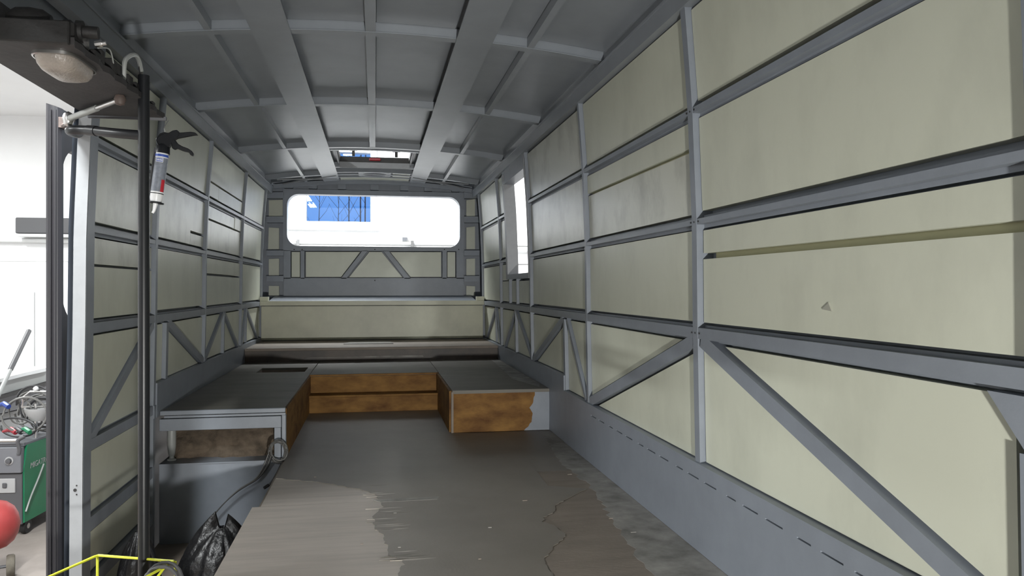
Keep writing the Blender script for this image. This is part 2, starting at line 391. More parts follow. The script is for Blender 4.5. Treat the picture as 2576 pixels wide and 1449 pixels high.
# ---- right wall
R = 1
PR = [(1.165, .05), (2.64, .042), (4.11, .032), (5.665, .03), (7.07, .028), (8.28, .03)]
for y, w in PR: post(R, y, w, -.645 if y < 4.5 else -.55, TOP + .01)
for i in range(5):
    y0 = PR[i][0] + PR[i][1] / 2; y1 = PR[i + 1][0] - PR[i + 1][1] / 2
    g = .007
    if i == 3:
        rail(R, 6.70, y1, UP, .02, .046); rail(R, 6.70, y1, MID, .02, .046)
    else:
        rail(R, y0, y1, UP, .02, .046); rail(R, y0, y1, MID, .02, .046)
    rail(R, y0, y1, WST, .040, .058)
    y0 += g; y1 -= g
    if i == 0:
        panel(R, y0, y1, UP + .034, TOP - .012); panel(R, y0, y1, MID + .036, UP - .031)
        panel(R, y0, y1, .121, MID - .031); panel(R, y0, y1, WST + .040, .098)
        obj('foam_strip', wgrid(R, y0, y1 - .055, .090, .129, .046, .060, 1), 'foam', wall_R)
    elif i == 1:
        panel(R, y0, y1, UP + .034, TOP - .012); panel(R, y0, y1, .512, UP - .031); panel(R, y0, y1, MID + .036, .497, 'dirtycream')
        obj('foam_strip', wgrid(R, y0, y1, .490, .519, .046, .060, 1), 'foam', wall_R)
        panel(R, y0, y1, WST + .040, MID - .031)
    elif i == 2:
        panel(R, y0, y1, UP + .034, TOP - .012, 'dirtycream'); panel(R, y0, y1, MID + .036, UP - .031, 'dirtycream'); panel(R, y0, y1, WST + .040, MID - .031)
    elif i == 3:
        panel(R, 6.765, y1, UP + .034, TOP - .012); panel(R, 6.765, y1, MID + .034, UP - .031); panel(R, 6.765, y1, .065, MID - .031)
        for a, b in ((y0, 6.205), (6.245, 6.555), (6.595, y1)): panel(R, a, b, WST + .040, .055)
        post(R, 6.225, .022, WST + .03, .07); post(R, 6.575, .022, WST + .03, .07)
        obj('header', wgrid(R, y0, 6.70, .905, TOP, .004, SKIN, 1), 'grey', wall_R)
    else:
        panel(R, y0, y1, UP + .034, TOP - .012); panel(R, y0, y1, MID + .034, UP - .031); panel(R, y0, y1, WST + .040, MID - .031)
# window opening lining
wf = tag(bpy.data.objects.new('window_2', None), 'narrow unglazed window opening in the bus side wall with grey lining', kind='structure'); C.objects.link(wf)
for n, a in (('window_jamb', (6.62, 6.70, .07, .985)), ('window_jamb', (5.685, 5.71, .07, .985)), ('window_head', (5.71, 6.62, .90, .93)), ('window_sill', (5.71, 6.62, .07, .112))):
    obj(n, wgrid(R, a[0], a[1], a[2], a[3], -.004, SK2 + .01), 'pillar' if n == 'window_jamb' else 'grey', wf)
# lower truss right
post(R, 4.63, .042, -.66, WST - .03); post(R, 6.31, .028, -.56, WST - .03); post(R, 7.375, .02, -.53, WST - .03)
BR = [((2.60, -.190), (1.22, -.640), .052), ((2.66, -.195), (4.10, -.635), .050), ((4.565, -.195), (4.165, -.63), .026), ((4.665, -.195), (5.63, -.548), .042),
      ((6.29, -.195), (5.655, -.54), .03), ((6.33, -.195), (6.90, -.545), .03), ((7.39, -.2), (8.05, -.53), .024), ((7.35, -.2), (7.15, -.53), .016)]
for p, q, w in BR: brace(R, p, q, w)
lo = lambda k: [(BR[k][0], BR[k][1], BR[k][2] / 2)]
zt = WST - .036
cut_panels(R, 1.24, 2.612, -.632, zt, lo(0), .012)
cut_panels(R, 2.667, 4.088, -.632, zt, lo(1), .012)
cut_panels(R, 4.132, 4.602, -.632, zt, lo(2), .008)
cut_panels(R, 4.657, 5.645, -.540, zt, lo(3), .010)
cut_panels(R, 5.687, 6.292, -.540, zt, lo(4), .008)
cut_panels(R, 6.328, 7.05, -.540, zt, lo(5), .008)
cut_panels(R, 7.09, 7.36, -.535, zt, lo(7), .005); cut_panels(R, 7.39, 8.26, -.535, zt, lo(6), .008)
# gusset and dark end frame at the front edge
obj('gusset', wprism(R, [(1.28, -.196), (1.19, -.196), (1.19, -.30)], -.004, SKIN), 'grey', wall_R)
obj('post', wgrid(R, 1.12, 1.208, -.955, -.30, -.003, SKIN), 'grey', wall_R)
# skirt sheet
sk_ = wgrid(R, 1.10, 4.62, -.6895, -.637, -.010, .030, .4)
q_ = wgrid(R, 1.10, 4.62, -.955, -.6945, -.010, .030, .4); sk_.add(q_.v, q_.f)
ends = [1.10]
for k in range(18):
    y = 1.45 + k * .145; ends += [y, y + (.10 if k % 3 else .07)]
ends.append(4.62)
for k in range(0, len(ends), 2):
    q_ = wgrid(R, ends[k], ends[k + 1], -.6945, -.6895, -.010, .030, 1); sk_.add(q_.v, q_.f)
obj('skirt_sheet', sk_, 'grey', wall_R, weld=True)
obj('skirt_sheet', wgrid(R, 4.62, 8.18, -.955, -.545, -.008, .030, .4), 'grey', wall_R)
obj('scuff_mark', wprism(R, [(1.818, -.062), (1.832, -.040), (1.862, -.058)], PF - .0025, PF + .004), 'mark', wall_R)
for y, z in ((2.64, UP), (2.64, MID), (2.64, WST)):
    for dy in (-.035, .0, .03): obj('dark_dot', wgrid(R, y + dy - .003, y + dy + .003, z - .003, z + .003, -.0012, .004, 1), 'blackm', wall_R)  # dark of the bolt holes put in as small raised black dots
# ---- left wall
Lf = -1
PL = [(3.44, 0), (4.375, .036), (5.605, .03), (7.07, .027), (8.30, .028)]
for y, w in PL[1:]: post(Lf, y, w, -1.40 if y < 4.4 else -.52, TOP + .01)
obj('door_pillar', wgrid(Lf, 3.357, 3.44, -1.45, TOP, -.002, .045), 'grey', wall_L)
obj('pillar_face', wgrid(Lf, 3.349, 3.358, -1.45, .70, -.001, .046), 'pillar', wall_L)
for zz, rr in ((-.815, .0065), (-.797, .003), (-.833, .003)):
    obj('dark_dot', MB().lathe([(rr, 0), (rr, .004)], (-(wX(zz) + (.026 if rr > .005 else .020)), 3.3475, zz), (0, 1, 0), 12), 'blackm', wall_L)  # black discs stand in for the dark lock hole and bolt holes
UPL = .612; MIDL = .241; WL = -.168
for i in range(4):
    y0 = PL[i][0] + PL[i][1] / 2; y1 = PL[i + 1][0] - PL[i + 1][1] / 2; g = .007
    rail(Lf, y0, y1, UPL, .022, .048); rail(Lf, y0, y1, MIDL, .022, .048); rail(Lf, y0, y1, WL, .040, .058)
    y0 += g; y1 -= g
    t0, t1 = UPL + .034, TOP - .012; m0, m1 = MIDL + .036, UPL - .031; w0, w1 = WL + .040, MIDL - .031
    if i == 0:
        panel(Lf, y0, y1, t0, t1); panel(Lf, y0, y1, m0, m1, 'dirtycream'); panel(Lf, y0, y1, .096, w1, 'dirtycream'); panel(Lf, y0, y1, w0, .088)
    elif i == 1:
        panel(Lf, y0, y1, t0, t1)
        obj('panel', wprism(Lf, [(y0, m0), (5.20, m0), (5.20, .365), (y1, .365), (y1, m1), (y0, m1)], PF, SKIN - .003), 'dirtycream', wall_L)
        panel(Lf, 5.206, y1, m0, .348, 'dirtycream', .001); panel(Lf, y0, y1, w0, w1)
    elif i == 2:
        panel(Lf, y0, y1, .758, t1); panel(Lf, y0, 6.015, t0, .738); panel(Lf, 6.022, y1, t0, .738)
        panel(Lf, y0, 6.726, .492, m1, 'dirtycream'); panel(Lf, 6.733, y1, .492, m1); panel(Lf, y0, y1, m0, .476, 'dirtycream')
        panel(Lf, y0, 6.78, .100, w1); panel(Lf, 6.786, y1, .100, w1); panel(Lf, y0, y1, w0, .086)
    else:
        panel(Lf, y0, y1, t0, t1); panel(Lf, y0, y1, m0, m1); panel(Lf, y0, y1, w0, w1)
post(Lf, 4.61, .045, -.67, WL - .03); post(Lf, 6.285, .03, -.53, WL - .03); post(Lf, 7.345, .018, -.50, WL - .03)
BL = [((4.345, -.195), (3.455, -.635), .042), ((4.645, -.195), (5.585, -.512), .045), ((5.625, -.512), (6.265, -.195), .028), ((6.305, -.195), (6.95, -.512), .028),
      ((7.14, -.51), (7.33, -.195), .016), ((7.36, -.195), (8.08, -.51), .024)]
for p, q, w in BL: brace(Lf, p, q, w)
lb = lambda k: [(BL[k][0], BL[k][1], BL[k][2] / 2)]
zt = WL - .036
cut_panels(Lf, 3.452, 4.35, -.618, zt, lb(0), .008)
cut_panels(Lf, 4.40, 4.582, -.625, zt, [], .01)
cut_panels(Lf, 4.64, 5.587, -.512, zt, lb(1), .010)
cut_panels(Lf, 5.624, 6.266, -.505, zt, lb(2), .008); cut_panels(Lf, 6.304, 7.05, -.505, zt, lb(3), .008)
cut_panels(Lf, 7.09, 7.332, -.50, zt, lb(4), .005); cut_panels(Lf, 7.358, 8.28, -.50, zt, lb(5), .008)
for z, fc in ((-.655, .048), (-.985, .058), (-1.235, .058)): rail(Lf, 3.44, 4.357, z, fc, fc + .02)
panel(Lf, 3.45, 4.35, -.945, -.695); panel(Lf, 3.45, 4.35, -1.195, -1.028); panel(Lf, 3.45, 4.35, -1.40, -1.278)
obj('skirt_sheet', wgrid(Lf, 4.40, 8.18, -.70, -.515, -.006, .030, .4), 'grey', wall_L)
obj('skirt_sheet', wgrid(Lf, 4.36, 4.60, -.70, -.632, -.004, .030, .4), 'grey', wall_L)
# ---- plain bays around the cab, beside and behind the lens
for sd_, ya, yb, wl0 in ((R, .60, 1.10, wall_R), (Lf, 1.53, 1.88, wall_L)):
    for za, zb in ((UP + .034, TOP - .012), (MID + .036, UP - .031), (WST + .040, MID - .031)): panel(sd_, ya, yb, za, zb)
    for zz in (UP, MID): rail(sd_, ya - .01, yb + .01, zz, .02, .046)
    post(sd_, ya - .03, .04, -.645, TOP + .01); rail(sd_, BY0 + .06, yb + .01, WST, .04, .058)
    panel(sd_, ya, yb, -.632, WST - .036); panel(sd_, BY0 + .1, ya - .06, -.632, WST - .036); panel(sd_, BY0 + .1, ya - .06, .885, TOP - .012)
    obj('skirt_sheet', wgrid(sd_, BY0 + .06, yb + .015, -.955, -.637, -.008, .030, .4), 'grey', wl0)
# ---- cove trims at the roof edge
for s, w in ((1, wall_R), (-1, wall_L)):
    obj('cove_board', wgrid(s, BY0 + .06, 8.62, TOP, 1.085, -.010, .04, .04), 'roof', w)
    obj('cove_trim', wgrid(s, BY0 + .06, 8.62, 1.085, 1.150, .010, .05, .04), 'roof', w)
    obj('cove_trim', wgrid(s, BY0 + .06, 8.62, 1.078, 1.088, -.016, .02, .04), 'roof', w)

# ---- bus front with windscreen opening (behind the lens)
mb = MB(); fy0, fy1 = BY0 - .05, BY0
for x0, x1, z0, z1 in ((-1.2, 1.2, -1.3, -.15), (-1.2, 1.2, .85, 1.25), (-1.2, -1.02, -.15, .85), (1.02, 1.2, -.15, .85), (-.03, .03, -.15, .85)):
    mb.box((x0, fy0, z0), (x1, fy1, z1))
st('wall_front', mb, 'grey', 'grey bus front wall around the open windscreen')

# ---- ceiling
def arc(x): return 1.178 - .078 * (x / 1.1) ** 2
SKZ = .048
HX0, HX1, HY0, HY1 = -.345, .345, 6.80, 7.60
xs = sorted(set([-1.14, -.95, -.74, -.55, HX0, -.18, 0, .18, HX1, .55, .74, .95, 1.14])); ys = [BY0, .72, 2.17, 3.62, 5.06, 6.58, HY0, HY1, 8.15, BY1]
mb = MB()
for i in range(len(xs) - 1):
    for j in range(len(ys) - 1):
        if HX0 <= (xs[i] + xs[i + 1]) / 2 <= HX1 and HY0 <= (ys[j] + ys[j + 1]) / 2 <= HY1: continue
        for dz in (SKZ + .012, SKZ + .03):
            mb.add([(xs[i], ys[j], arc(xs[i]) + dz), (xs[i + 1], ys[j], arc(xs[i + 1]) + dz), (xs[i + 1], ys[j + 1], arc(xs[i + 1]) + dz), (xs[i], ys[j + 1], arc(xs[i]) + dz)], [(0, 1, 2, 3)])
ceil = st('ceiling', mb, 'roof', 'curved grey bus roof lining with ribs, flat straps and a hatch')
RIBS = [.72, 2.17, 3.62, 5.06, 6.58, 8.15]
def arcbar(y0, y1, x0, x1, z0, z1, n=22):   # bar following the roof curve
    m = MB(); st_ = [x0 + (x1 - x0) * i / n for i in range(n + 1)]
    for x in st_: m.v += [Vector((x, y0, arc(x) + z0)), Vector((x, y1, arc(x) + z0)), Vector((x, y1, arc(x) + z1)), Vector((x, y0, arc(x) + z1))]
    for i in range(n):
        for k in range(4): m.f.append((i * 4 + k, i * 4 + (k + 1) % 4, (i + 1) * 4 + (k + 1) % 4, (i + 1) * 4 + k))
    m.f.append((3, 2, 1, 0)); m.f.append((n * 4, n * 4 + 1, n * 4 + 2, n * 4 + 3)); return m
for y in RIBS:
    obj('rib', arcbar(y - .013, y + .028, -1.105, 1.105, 0, SKZ), 'roof', ceil)
    obj('rib_flange', arcbar(y - .022, y + .036, -1.10, 1.10, -.002, .003), 'roof', ceil)
cols = [(-1.115, -.745), (-.717, -.54), (-.39, -.043), (.007, .372), (.54, .715), (.747, 1.115)]
bays = [(BY0 + .02, .70), (.75, 2.15), (2.205, 3.60), (3.655, 5.04), (5.095, 6.56), (6.615, 8.13)]
for a, b in bays:
    for x0, x1 in cols:
        if b > 8 and abs((x0 + x1) / 2) < .4: continue
        n = max(2, int((x1 - x0) / .09)); rows = []; q = random.uniform(0, 9)
        m = MB(); k = 7
        for iy in range(k + 1):
            y = a + (b - a) * iy / k; r = []
            for ix in range(n + 1):
                x = x0 + (x1 - x0) * ix / n; e = 0 if ix in (0, n) or iy in (0, k) else 1
                r.append((x, y, arc(x) + SKZ - .002 + e * .004 * noise.noise(Vector((x * 4 + q, y * 2.2, q)))))
            rows.append(r)
        m.strip(rows); m.sm = True
        top = [[(p[0], p[1], p[2] + .006) for p in r] for r in rows]; m.strip(top)
        obj('roof_panel', m, 'roof', ceil)
for x0, x1, y1 in ((-.745, -.717, 8.60), (.717, .747, 8.60), (-.043, .004, 6.56)):
    obj('stringer', MB().prism([(x0, BY0 + .02, arc(x0)), (x1, BY0 + .02, arc(x1)), (x1, BY0 + .02, arc(x1) + SKZ), (x0, BY0 + .02, arc(x0) + SKZ)],
                               [(x0, y1, arc(x0)), (x1, y1, arc(x1)), (x1, y1, arc(x1) + SKZ), (x0, y1, arc(x0) + SKZ)]), 'roof', ceil)
for s in (-1, 1):
    m = MB(); rows = []
    for iy in range(60):
        y = BY0 + .02 + (8.62 - BY0) * iy / 59
        rows.append([(s * (.377 + .17 * k / 4), y, arc(.377 + .17 * k / 4) - .006 + (.003 * noise.noise(Vector((s * 3 + k, y * 3, 0))) if 0 < k < 4 else 0)) for k in range(5)])
    m.strip(rows); m.strip([[(p[0], p[1], p[2] + .005) for p in r] for r in rows]); m.sm = True
    obj('strap', m, 'roof', ceil)
# rear roof section: cross members, plates and X braces
for y, w in ((6.70, .04), (7.64, .035), (7.985, .035), (8.335, .03), (8.60, .05)):
    obj('cross_member', arcbar(y - w / 2, y + w / 2, -.385, .385, -.003, SKZ, 10), 'roof', ceil)
pl = MB()
cxo, cyo, ra, rb_ = -.002, 8.155, .125, .115; n = 32; inner = []; outer = []
for k in range(n):
    a = 2 * math.pi * k / n; ca, sa = math.cos(a), math.sin(a); inner.append((cxo + ra * ca, cyo + rb_ * sa))
    t = 1 / max(abs(ca) / .165, abs(sa) / .150); outer.append((cxo + t * ca, cyo + t * sa))
for z in (.0, .004):
    o = len(pl.v); pl.v += [Vector((x, y, arc(x) + z)) for x, y in inner + outer]
    pl.f += [(o + k, o + (k + 1) % n, o + n + (k + 1) % n, o + n + k) for k in range(n)]
o = 0
pl.f += [(k, (k + 1) % n, 2 * n + (k + 1) % n, 2 * n + k) for k in range(n)]
obj('vent_plate', pl, 'roof', ceil)
obj('roof_plate', arcbar(8.02, 8.31, .185, .365, .006, .012, 4), 'cream', ceil)
obj('roof_plate', arcbar(8.365, 8.57, -.365, .365, .006, .012, 8), 'cream', ceil)
obj('roof_recess', arcbar(7.66, 8.58, -.38, .38, SKZ, SKZ + .005, 8), 'greyd', ceil)
for s in (-1, 1):
    obj('tie_rod', MB().tube([(s * .40, 8.17, arc(.4) - .004), (s * .98, 8.62, arc(.98) + .006)], .008, 6), 'pillar', ceil)
    obj('tie_rod', MB().tube([(s * .40, 8.40, arc(.4) - .004), (s * 1.0, 8.28, arc(1.0) + .006)], .008, 6), 'pillar', ceil)
# roof hatch
ht = thing('roof_hatch', 'raised roof hatch with clear lid and black frame near the bus rear', 'roof hatch', (0, 7.2, 1.19))
def ring(x0, x1, y0, y1, t, z0, z1):
    return MB().box((x0 - t, y0 - t, z0), (x1 + t, y0, z1)).box((x0 - t, y1, z0), (x1 + t, y1 + t, z1)).box((x0 - t, y0, z0), (x0, y1, z1)).box((x1, y0, z0), (x1 + t, y1, z1))
obj('curb', ring(-.335, .335, 6.80, 7.59, .012, 1.192, 1.235).box((-.335, 7.585, 1.160), (.335, 7.60, 1.2)), 'pillar', ht)
obj('frame', ring(-.325, .325, 6.81, 7.572, .02, 1.216, 1.264), 'blackm', ht)
obj('lid', MB().box((-.36, 6.78, 1.415), (.36, 7.62, 1.423)), 'glass', ht)
for px in (889, 997):
    x = onY(px, 390, 7.56).x
    l = obj('latch', MB().box((x - .014, 7.55, 1.268), (x + .014, 7.58, 1.415)), 'blackm', ht)
    obj('latch_bar', MB().box((x - .038, 7.545, 1.316), (x + .038, 7.565, 1.323)), 'blackm', l)
obj('hatch_handle', MB().box((-.055, 7.545, 1.226), (.055, 7.570, 1.252)), 'redp', ht, .006)

# ---- rear wall with the wide rounded window
RY = 8.70
wrx0, wrx1, wrz0, wrz1, rr = -.946, .952, .455, 1.025, .125
def rrect(x0, x1, z0, z1, r, n=8):
    out = []
    for cx, cz, a0 in ((x1 - r, z1 - r, 0), (x0 + r, z1 - r, 90), (x0 + r, z0 + r, 180), (x1 - r, z0 + r, 270)):
        for k in range(n + 1):
            a = math.radians(a0 + 90 * k / n); out.append((cx + r * math.cos(a), cz + r * math.sin(a)))
    return out
inn = rrect(wrx0, wrx1, wrz0, wrz1, rr)
def frame_ring(ox0, ox1, oz0, oz1, y0, y1):
    m = MB(); n = len(inn); cx, cz = (wrx0 + wrx1) / 2, (wrz0 + wrz1) / 2; out = []
    for x, z in inn:
        out.append((min(max(cx + (x - cx) * 1.5, ox0), ox1), min(max(cz + (z - cz) * 3, oz0), oz1)))
    for i, (x, z) in enumerate(inn):   # straight sides project straight out
        ex = ox1 if x > cx else ox0; ez = oz1 if z > cz else oz0
        fx = (abs(x - cx) - (wrx1 - cx - rr)) / rr; fz = (abs(z - cz) - (wrz1 - cz - rr)) / rr
        if fx <= 1e-6: out[i] = (x, ez)
        elif fz <= 1e-6: out[i] = (ex, z)
        else: out[i] = (x + (ex - x) * min(1, fx * 1.42), z + (ez - z) * min(1, fz * 1.42))
    for y in (y0, y1): m.v += [Vector((x, y, z)) for x, z in inn + out]
    for i in range(n):
        j = (i + 1) % n
        m.f += [(i, j, n + j, n + i), (2 * n + i, 2 * n + j, 3 * n + j, 3 * n + i), (i, j, 2 * n + j, 2 * n + i), (n + i, n + j, 3 * n + j, 3 * n + i)]
    return m
mb = frame_ring(-1.24, 1.24, .30, 1.26, 8.80, 8.84)
mb.box((-1.24, 8.80, -1.3), (1.24, 8.84, .30))
wr = st('wall_rear', mb, 'greyd', 'bus rear wall with a wide rounded window opening above cream truss panels')
win3 = tag(bpy.data.objects.new('window_3', None), 'wide rounded rear window opening of the bus', kind='structure'); C.objects.link(win3)
obj('window_frame', frame_ring(-.99, 1.0, .41, 1.078, RY, 8.80), 'grey', win3)
P8 = lambda px, py: (onY(px, py, RY).x, onY(px, py, RY).z)
def rpoly(pts): return [P8(*q) for q in pts]
def rbar(pts, name='brace', y0=None, m='grey'): return obj(name, MB().extr(rpoly(pts), 'y', y0 or RY + .004, 8.80), m, wr)
rbar([(713, 626), (1167, 627), (1167, 632), (713, 631)], 'rail')
rbar([(713, 699), (1167, 699), (1167, 757), (713, 757)], 'lower_sheet')
for a, b in ((713, 731), (756, 766), (1113, 1124), (1148, 1167)): rbar([(a, 630), (b, 630), (b, 701), (a, 701)], 'post')
rbar([(912, 630), (926, 630), (871, 701), (857, 701)]); rbar([(963, 630), (977, 630), (1033, 701), (1018, 701)])
def rpanel(pts): obj('panel', MB().extr(rpoly(pts), 'y', RY + .022, 8.795), 'cream', wr)
rpanel([(733, 633.5), (754, 633.5), (754, 697), (733, 697)]); rpanel([(769, 633.5), (906, 633.5), (858, 696.5), (769, 696.5)])
rpanel([(929, 633.5), (960, 633.5), (1012, 697.5), (878, 697.5)]); rpanel([(982, 634), (1110, 634), (1110, 696.5), (1033, 696.5)]); rpanel([(1126, 634), (1145.5, 634), (1145.5, 697), (1126, 697)])
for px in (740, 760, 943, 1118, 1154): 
    x, z = P8(px, 627.5); obj('dark_dot', MB().box((x - .006, RY - .002, z - .006), (x + .006, RY + .004, z + .006)), 'blackm', wr)  # holes along the rear rail, their dark given by raised black blocks
x, z = P8(943, 705.5); obj('dark_dot', MB().box((x - .006, RY + .002, z - .006), (x + .006, RY + .006, z + .006)), 'blackm', wr)  # one more black block in place of a dark hole, lower sheet
# corner bays
for side, inx, outx, pin, pout in ((-1, 714, 671, 700, 674), (1, 1167, 1206, 1175, 1197)):
    for (ya, yb) in ((484, 499), (545, 560), (630, 643.5), (694, 708.5), (745, 756)):
        rbar([(min(inx, outx), ya), (max(inx, outx), ya), (max(inx, outx), yb), (min(inx, outx), yb)], 'stub_rail', RY - .02)
    for k, (ya, yb) in enumerate(((499, 545), (568, 626), (648, 693), (716, 744))):
        a, b = min(pin, pout), max(pin, pout)
        if k == 0 and side < 0: b = 713
        obj('panel', MB().extr(rpoly([(a, ya + 3), (b, ya + 3 + random.uniform(-3, 3)), (b, yb), (a - (2 if side < 0 and k == 1 else 0), yb)]), 'y', 8.77, 8.799), 'cream', wr)
# header and blocks
obj('header', MB().box((-1.0, RY + .05, 1.07), (1.0, 8.80, 1.24)), 'greyd', wr)
for px in (726, 787, 860, 942, 1017, 1077, 1146):
    x = onY(px, 470, RY).x; zb = 1.085; obj('block', MB().box((x - .045, RY - .02, zb), (x + .045, RY + .06, arc(x) + .01)), 'grey', wr)
obj('header_rail', arcbar(8.62, 8.66, -1.08, 1.08, -.035, .01), 'grey', wr)

# ================================================================== FLOOR
FZ = -.955
fl = MB()
fl.box((-.50, BY0, FZ - .06), (1.155, 6.2, FZ - .006)); fl.box((-1.155, BY0, FZ - .06), (-.50, 1.9, FZ - .006))
fl.box((-1.165, 1.9, -1.44), (-.46, 4.55, -1.40)); fl.box((-.50, 1.9, -1.42), (-.46, 4.55, FZ - .06)); fl.box((-1.16, 1.86, -1.42), (-.46, 1.9, FZ - .06))
floor = st('floor', fl, 'plybrown', 'worn plywood bus floor with a lowered step well beside the door')
def fpt(px, py): v = onZ(px, py, FZ); return (v.x, v.y)
def jag(poly, a, step=.04):
    out = []
    for q in densify(poly, step): out.append((q[0] + random.uniform(-a, a), q[1] + random.uniform(-a, a)))
    return out
# pale bare sheets
def sheet(poly, z0, z1, m, name='plywood_sheet'): return obj(name, MB().extr(poly, 'z', z0, z1), m, floor)
sheet([(-.525, BY0 + .01), (.40, BY0 + .01), (.40, 3.485), (-.525, 3.485)], FZ - .008, FZ - .001, 'plylight')
sheet([(-.49, 3.488), (.40, 3.488), (.40, 6.05), (-.49, 6.05)], FZ - .008, FZ - .0012, 'plylight')
sheet([(.402, BY0 + .01), (1.156, BY0 + .01), (1.156, 3.9), (.402, 3.9)], FZ - .008, FZ - .002, 'plybrown')
sheet([(.402, 3.905), (1.156, 3.905), (1.156, 5.03), (.402, 5.03)], FZ - .008, FZ - .002, 'coat')
# grey-brown coating sheet with its torn edges
left = [(1000, 1449), (1016, 1420), (1004, 1405), (975, 1396), (978, 1385), (962, 1345), (944, 1332), (938, 1296), (966, 1275), (948, 1248), (930, 1236), (868, 1224)]
L_ = [fpt(*q) for q in left]
right = [(1270, 1091), (1310, 1130), (1345, 1180), (1378, 1222)]
R_ = [fpt(*q) for q in right]
tear = [(1475, 1231), (1440, 1246), (1400, 1270), (1395, 1288), (1368, 1302), (1366, 1312), (1400, 1325), (1424, 1348), (1400, 1366), (1380, 1392), (1370, 1408), (1392, 1449)]
T_ = [fpt(*q) for q in tear]
near = [(T_[-1][0] + .02, 1.6), (.34, .4), (.30, BY0 + .03), (.02, BY0 + .03), (.02, 1.2), (L_[0][0], 1.9)]
mid_r = fpt(1380, 1222)
poly = L_[::1]
poly = [(L_[0][0], 1.9)] + L_ + [(-.44, 3.52), (-.485, 4.2), (-.485, 6.04), (.49, 6.04), (.49, 5.04), R_[0]] + R_ + T_ + near[:-1]
def rough_path(pts, step, a):
    out = []
    for i in range(len(pts) - 1):
        p, q = pts[i], pts[i + 1]; n = max(1, int(math.dist(p, q) / step))
        for k in range(n): out.append((p[0] + (q[0] - p[0]) * k / n + random.uniform(-a, a), p[1] + (q[1] - p[1]) * k / n + random.uniform(-a, a)))
    out.append(pts[-1]); return out
poly = [(L_[0][0], 1.9)] + rough_path(L_, .02, .007) + rough_path([L_[-1], fpt(810, 1214), fpt(740, 1208), (-.487, fpt(690, 1204)[1])], .03, .006) + [(-.487, 6.04), (.49, 6.04), (.49, 5.04)] + R_ + rough_path(T_, .02, .006) + near[:-1]
sheet(poly, FZ - .001, FZ + .0012, 'coat', 'floor_coating')
# splintered streaks of bare wood along the torn edge
for k in range(20):
    q = random.choice(L_[1:-1]); y = q[1] + random.uniform(-.12, .12); l = random.uniform(.05, .16); x1 = q[0] + l * .8
    m = MB().extr([(x1 - l, y), (x1 - l * .5, y - random.uniform(.003, .008)), (x1, y + .001), (x1 - l * .4, y + random.uniform(.003, .007))], 'z', FZ - .0005, FZ + .0014)
    obj('splinter', m, 'plylight' if k % 3 else 'ply', floor)
# long pale joint mark and dusty strip along the wall
sheet([fpt(935, 1258), fpt(1105, 1250), fpt(1100, 1257), fpt(960, 1264)], FZ, FZ + .002, 'dust', 'filler_streak')
dl = [(1.09, 4.95), (1.04, 4.5), (1.0, 4.0), (1.02, 3.6), (.97, 3.1), (.93, 2.7), (.90, 2.3), (.88, 1.6)]
sheet(rough_path(dl, .04, .014) + [(1.152, 1.6), (1.152, 4.98)], FZ - .004, FZ - .0014, 'dust', 'dust_strip')
for k in range(12):
    p_ = fpt(random.uniform(760, 1650), random.uniform(1150, 1430)); l = random.uniform(.004, .012)
    obj('wood_chip', MB().box((p_[0] - l, p_[1] - .002, FZ + .001), (p_[0] + l, p_[1] + .002, FZ + .004)), 'plybrown' if k % 2 else 'dust', floor)

# ================================================================== RAISED PLATFORM
DZ = -.677
pf = thing('raised_platform', 'U-shaped plywood platform with orange stained sides at the rear of the bus', 'platform', (0, 6.0, FZ))
T = .018
LY = 4.455
hx0, hx1, hy0, hy1 = -.93, -.555, 6.36, 6.71
obj('deck_panel', MB().extr([(-1.15, LY), (-.50, LY - .005), (-.50, 6.14), (-.50, hy0), (-1.15, hy0)], 'z', DZ - T, DZ), 'ply', pf)
obj('deck_panel', MB().extr([(-1.15, hy0 + .002), (hx0, hy0 + .002), (hx0, hy1), (-1.15, hy1)], 'z', DZ - T, DZ - .001), 'ply', pf)
obj('deck_panel', MB().extr([(-1.15, hy1 + .003), (-.503, hy1 + .003), (-.503, 7.22), (-1.15, 7.22)], 'z', DZ - T, DZ - .0015), 'ply', pf)
obj('deck_panel', MB().extr([(hx1, hy0 + .002), (-.503, hy0 + .002), (-.503, hy1), (hx1, hy1)], 'z', DZ - T, DZ - .001), 'ply', pf)
obj('deck_panel', MB().extr([(-.497, 6.15), (.497, 6.15), (.497, 6.62), (-.497, 6.62)], 'z', DZ - T, DZ), 'ply', pf)
obj('deck_panel', MB().extr([(-.497, 6.625), (.497, 6.625), (.497, 7.22), (-.497, 7.22)], 'z', DZ - T, DZ - .002), 'ply', pf)
obj('deck_panel', MB().extr([(.50, 5.02), (1.15, 5.015), (1.15, 7.22), (.50, 7.22)], 'z', DZ - T, DZ), 'ply', pf)
obj('hatch_well', MB().box((hx0 - .01, hy0 - .01, DZ - .26), (hx1 + .01, hy1 + .01, DZ - .25)).box((hx0 - .01, hy1, DZ - .25), (hx1 + .01, hy1 + .01, DZ - T)).box((hx0 - .01, hy0 - .01, DZ - .25), (hx1 + .01, hy0, DZ - T)).box((hx0 - .01, hy0, DZ - .25), (hx0, hy1, DZ - T)).box((hx1, hy0, DZ - .25), (hx1 + .01, hy1, DZ - T)), 'plybrown', pf)
obj('wall_dust', MB().extr([(1.0, 5.6), (1.10, 5.1), (1.14, 5.3), (1.14, 7.1), (1.07, 7.1), (1.03, 6.2)], 'z', DZ - .0005, DZ + .001), 'dust', pf)
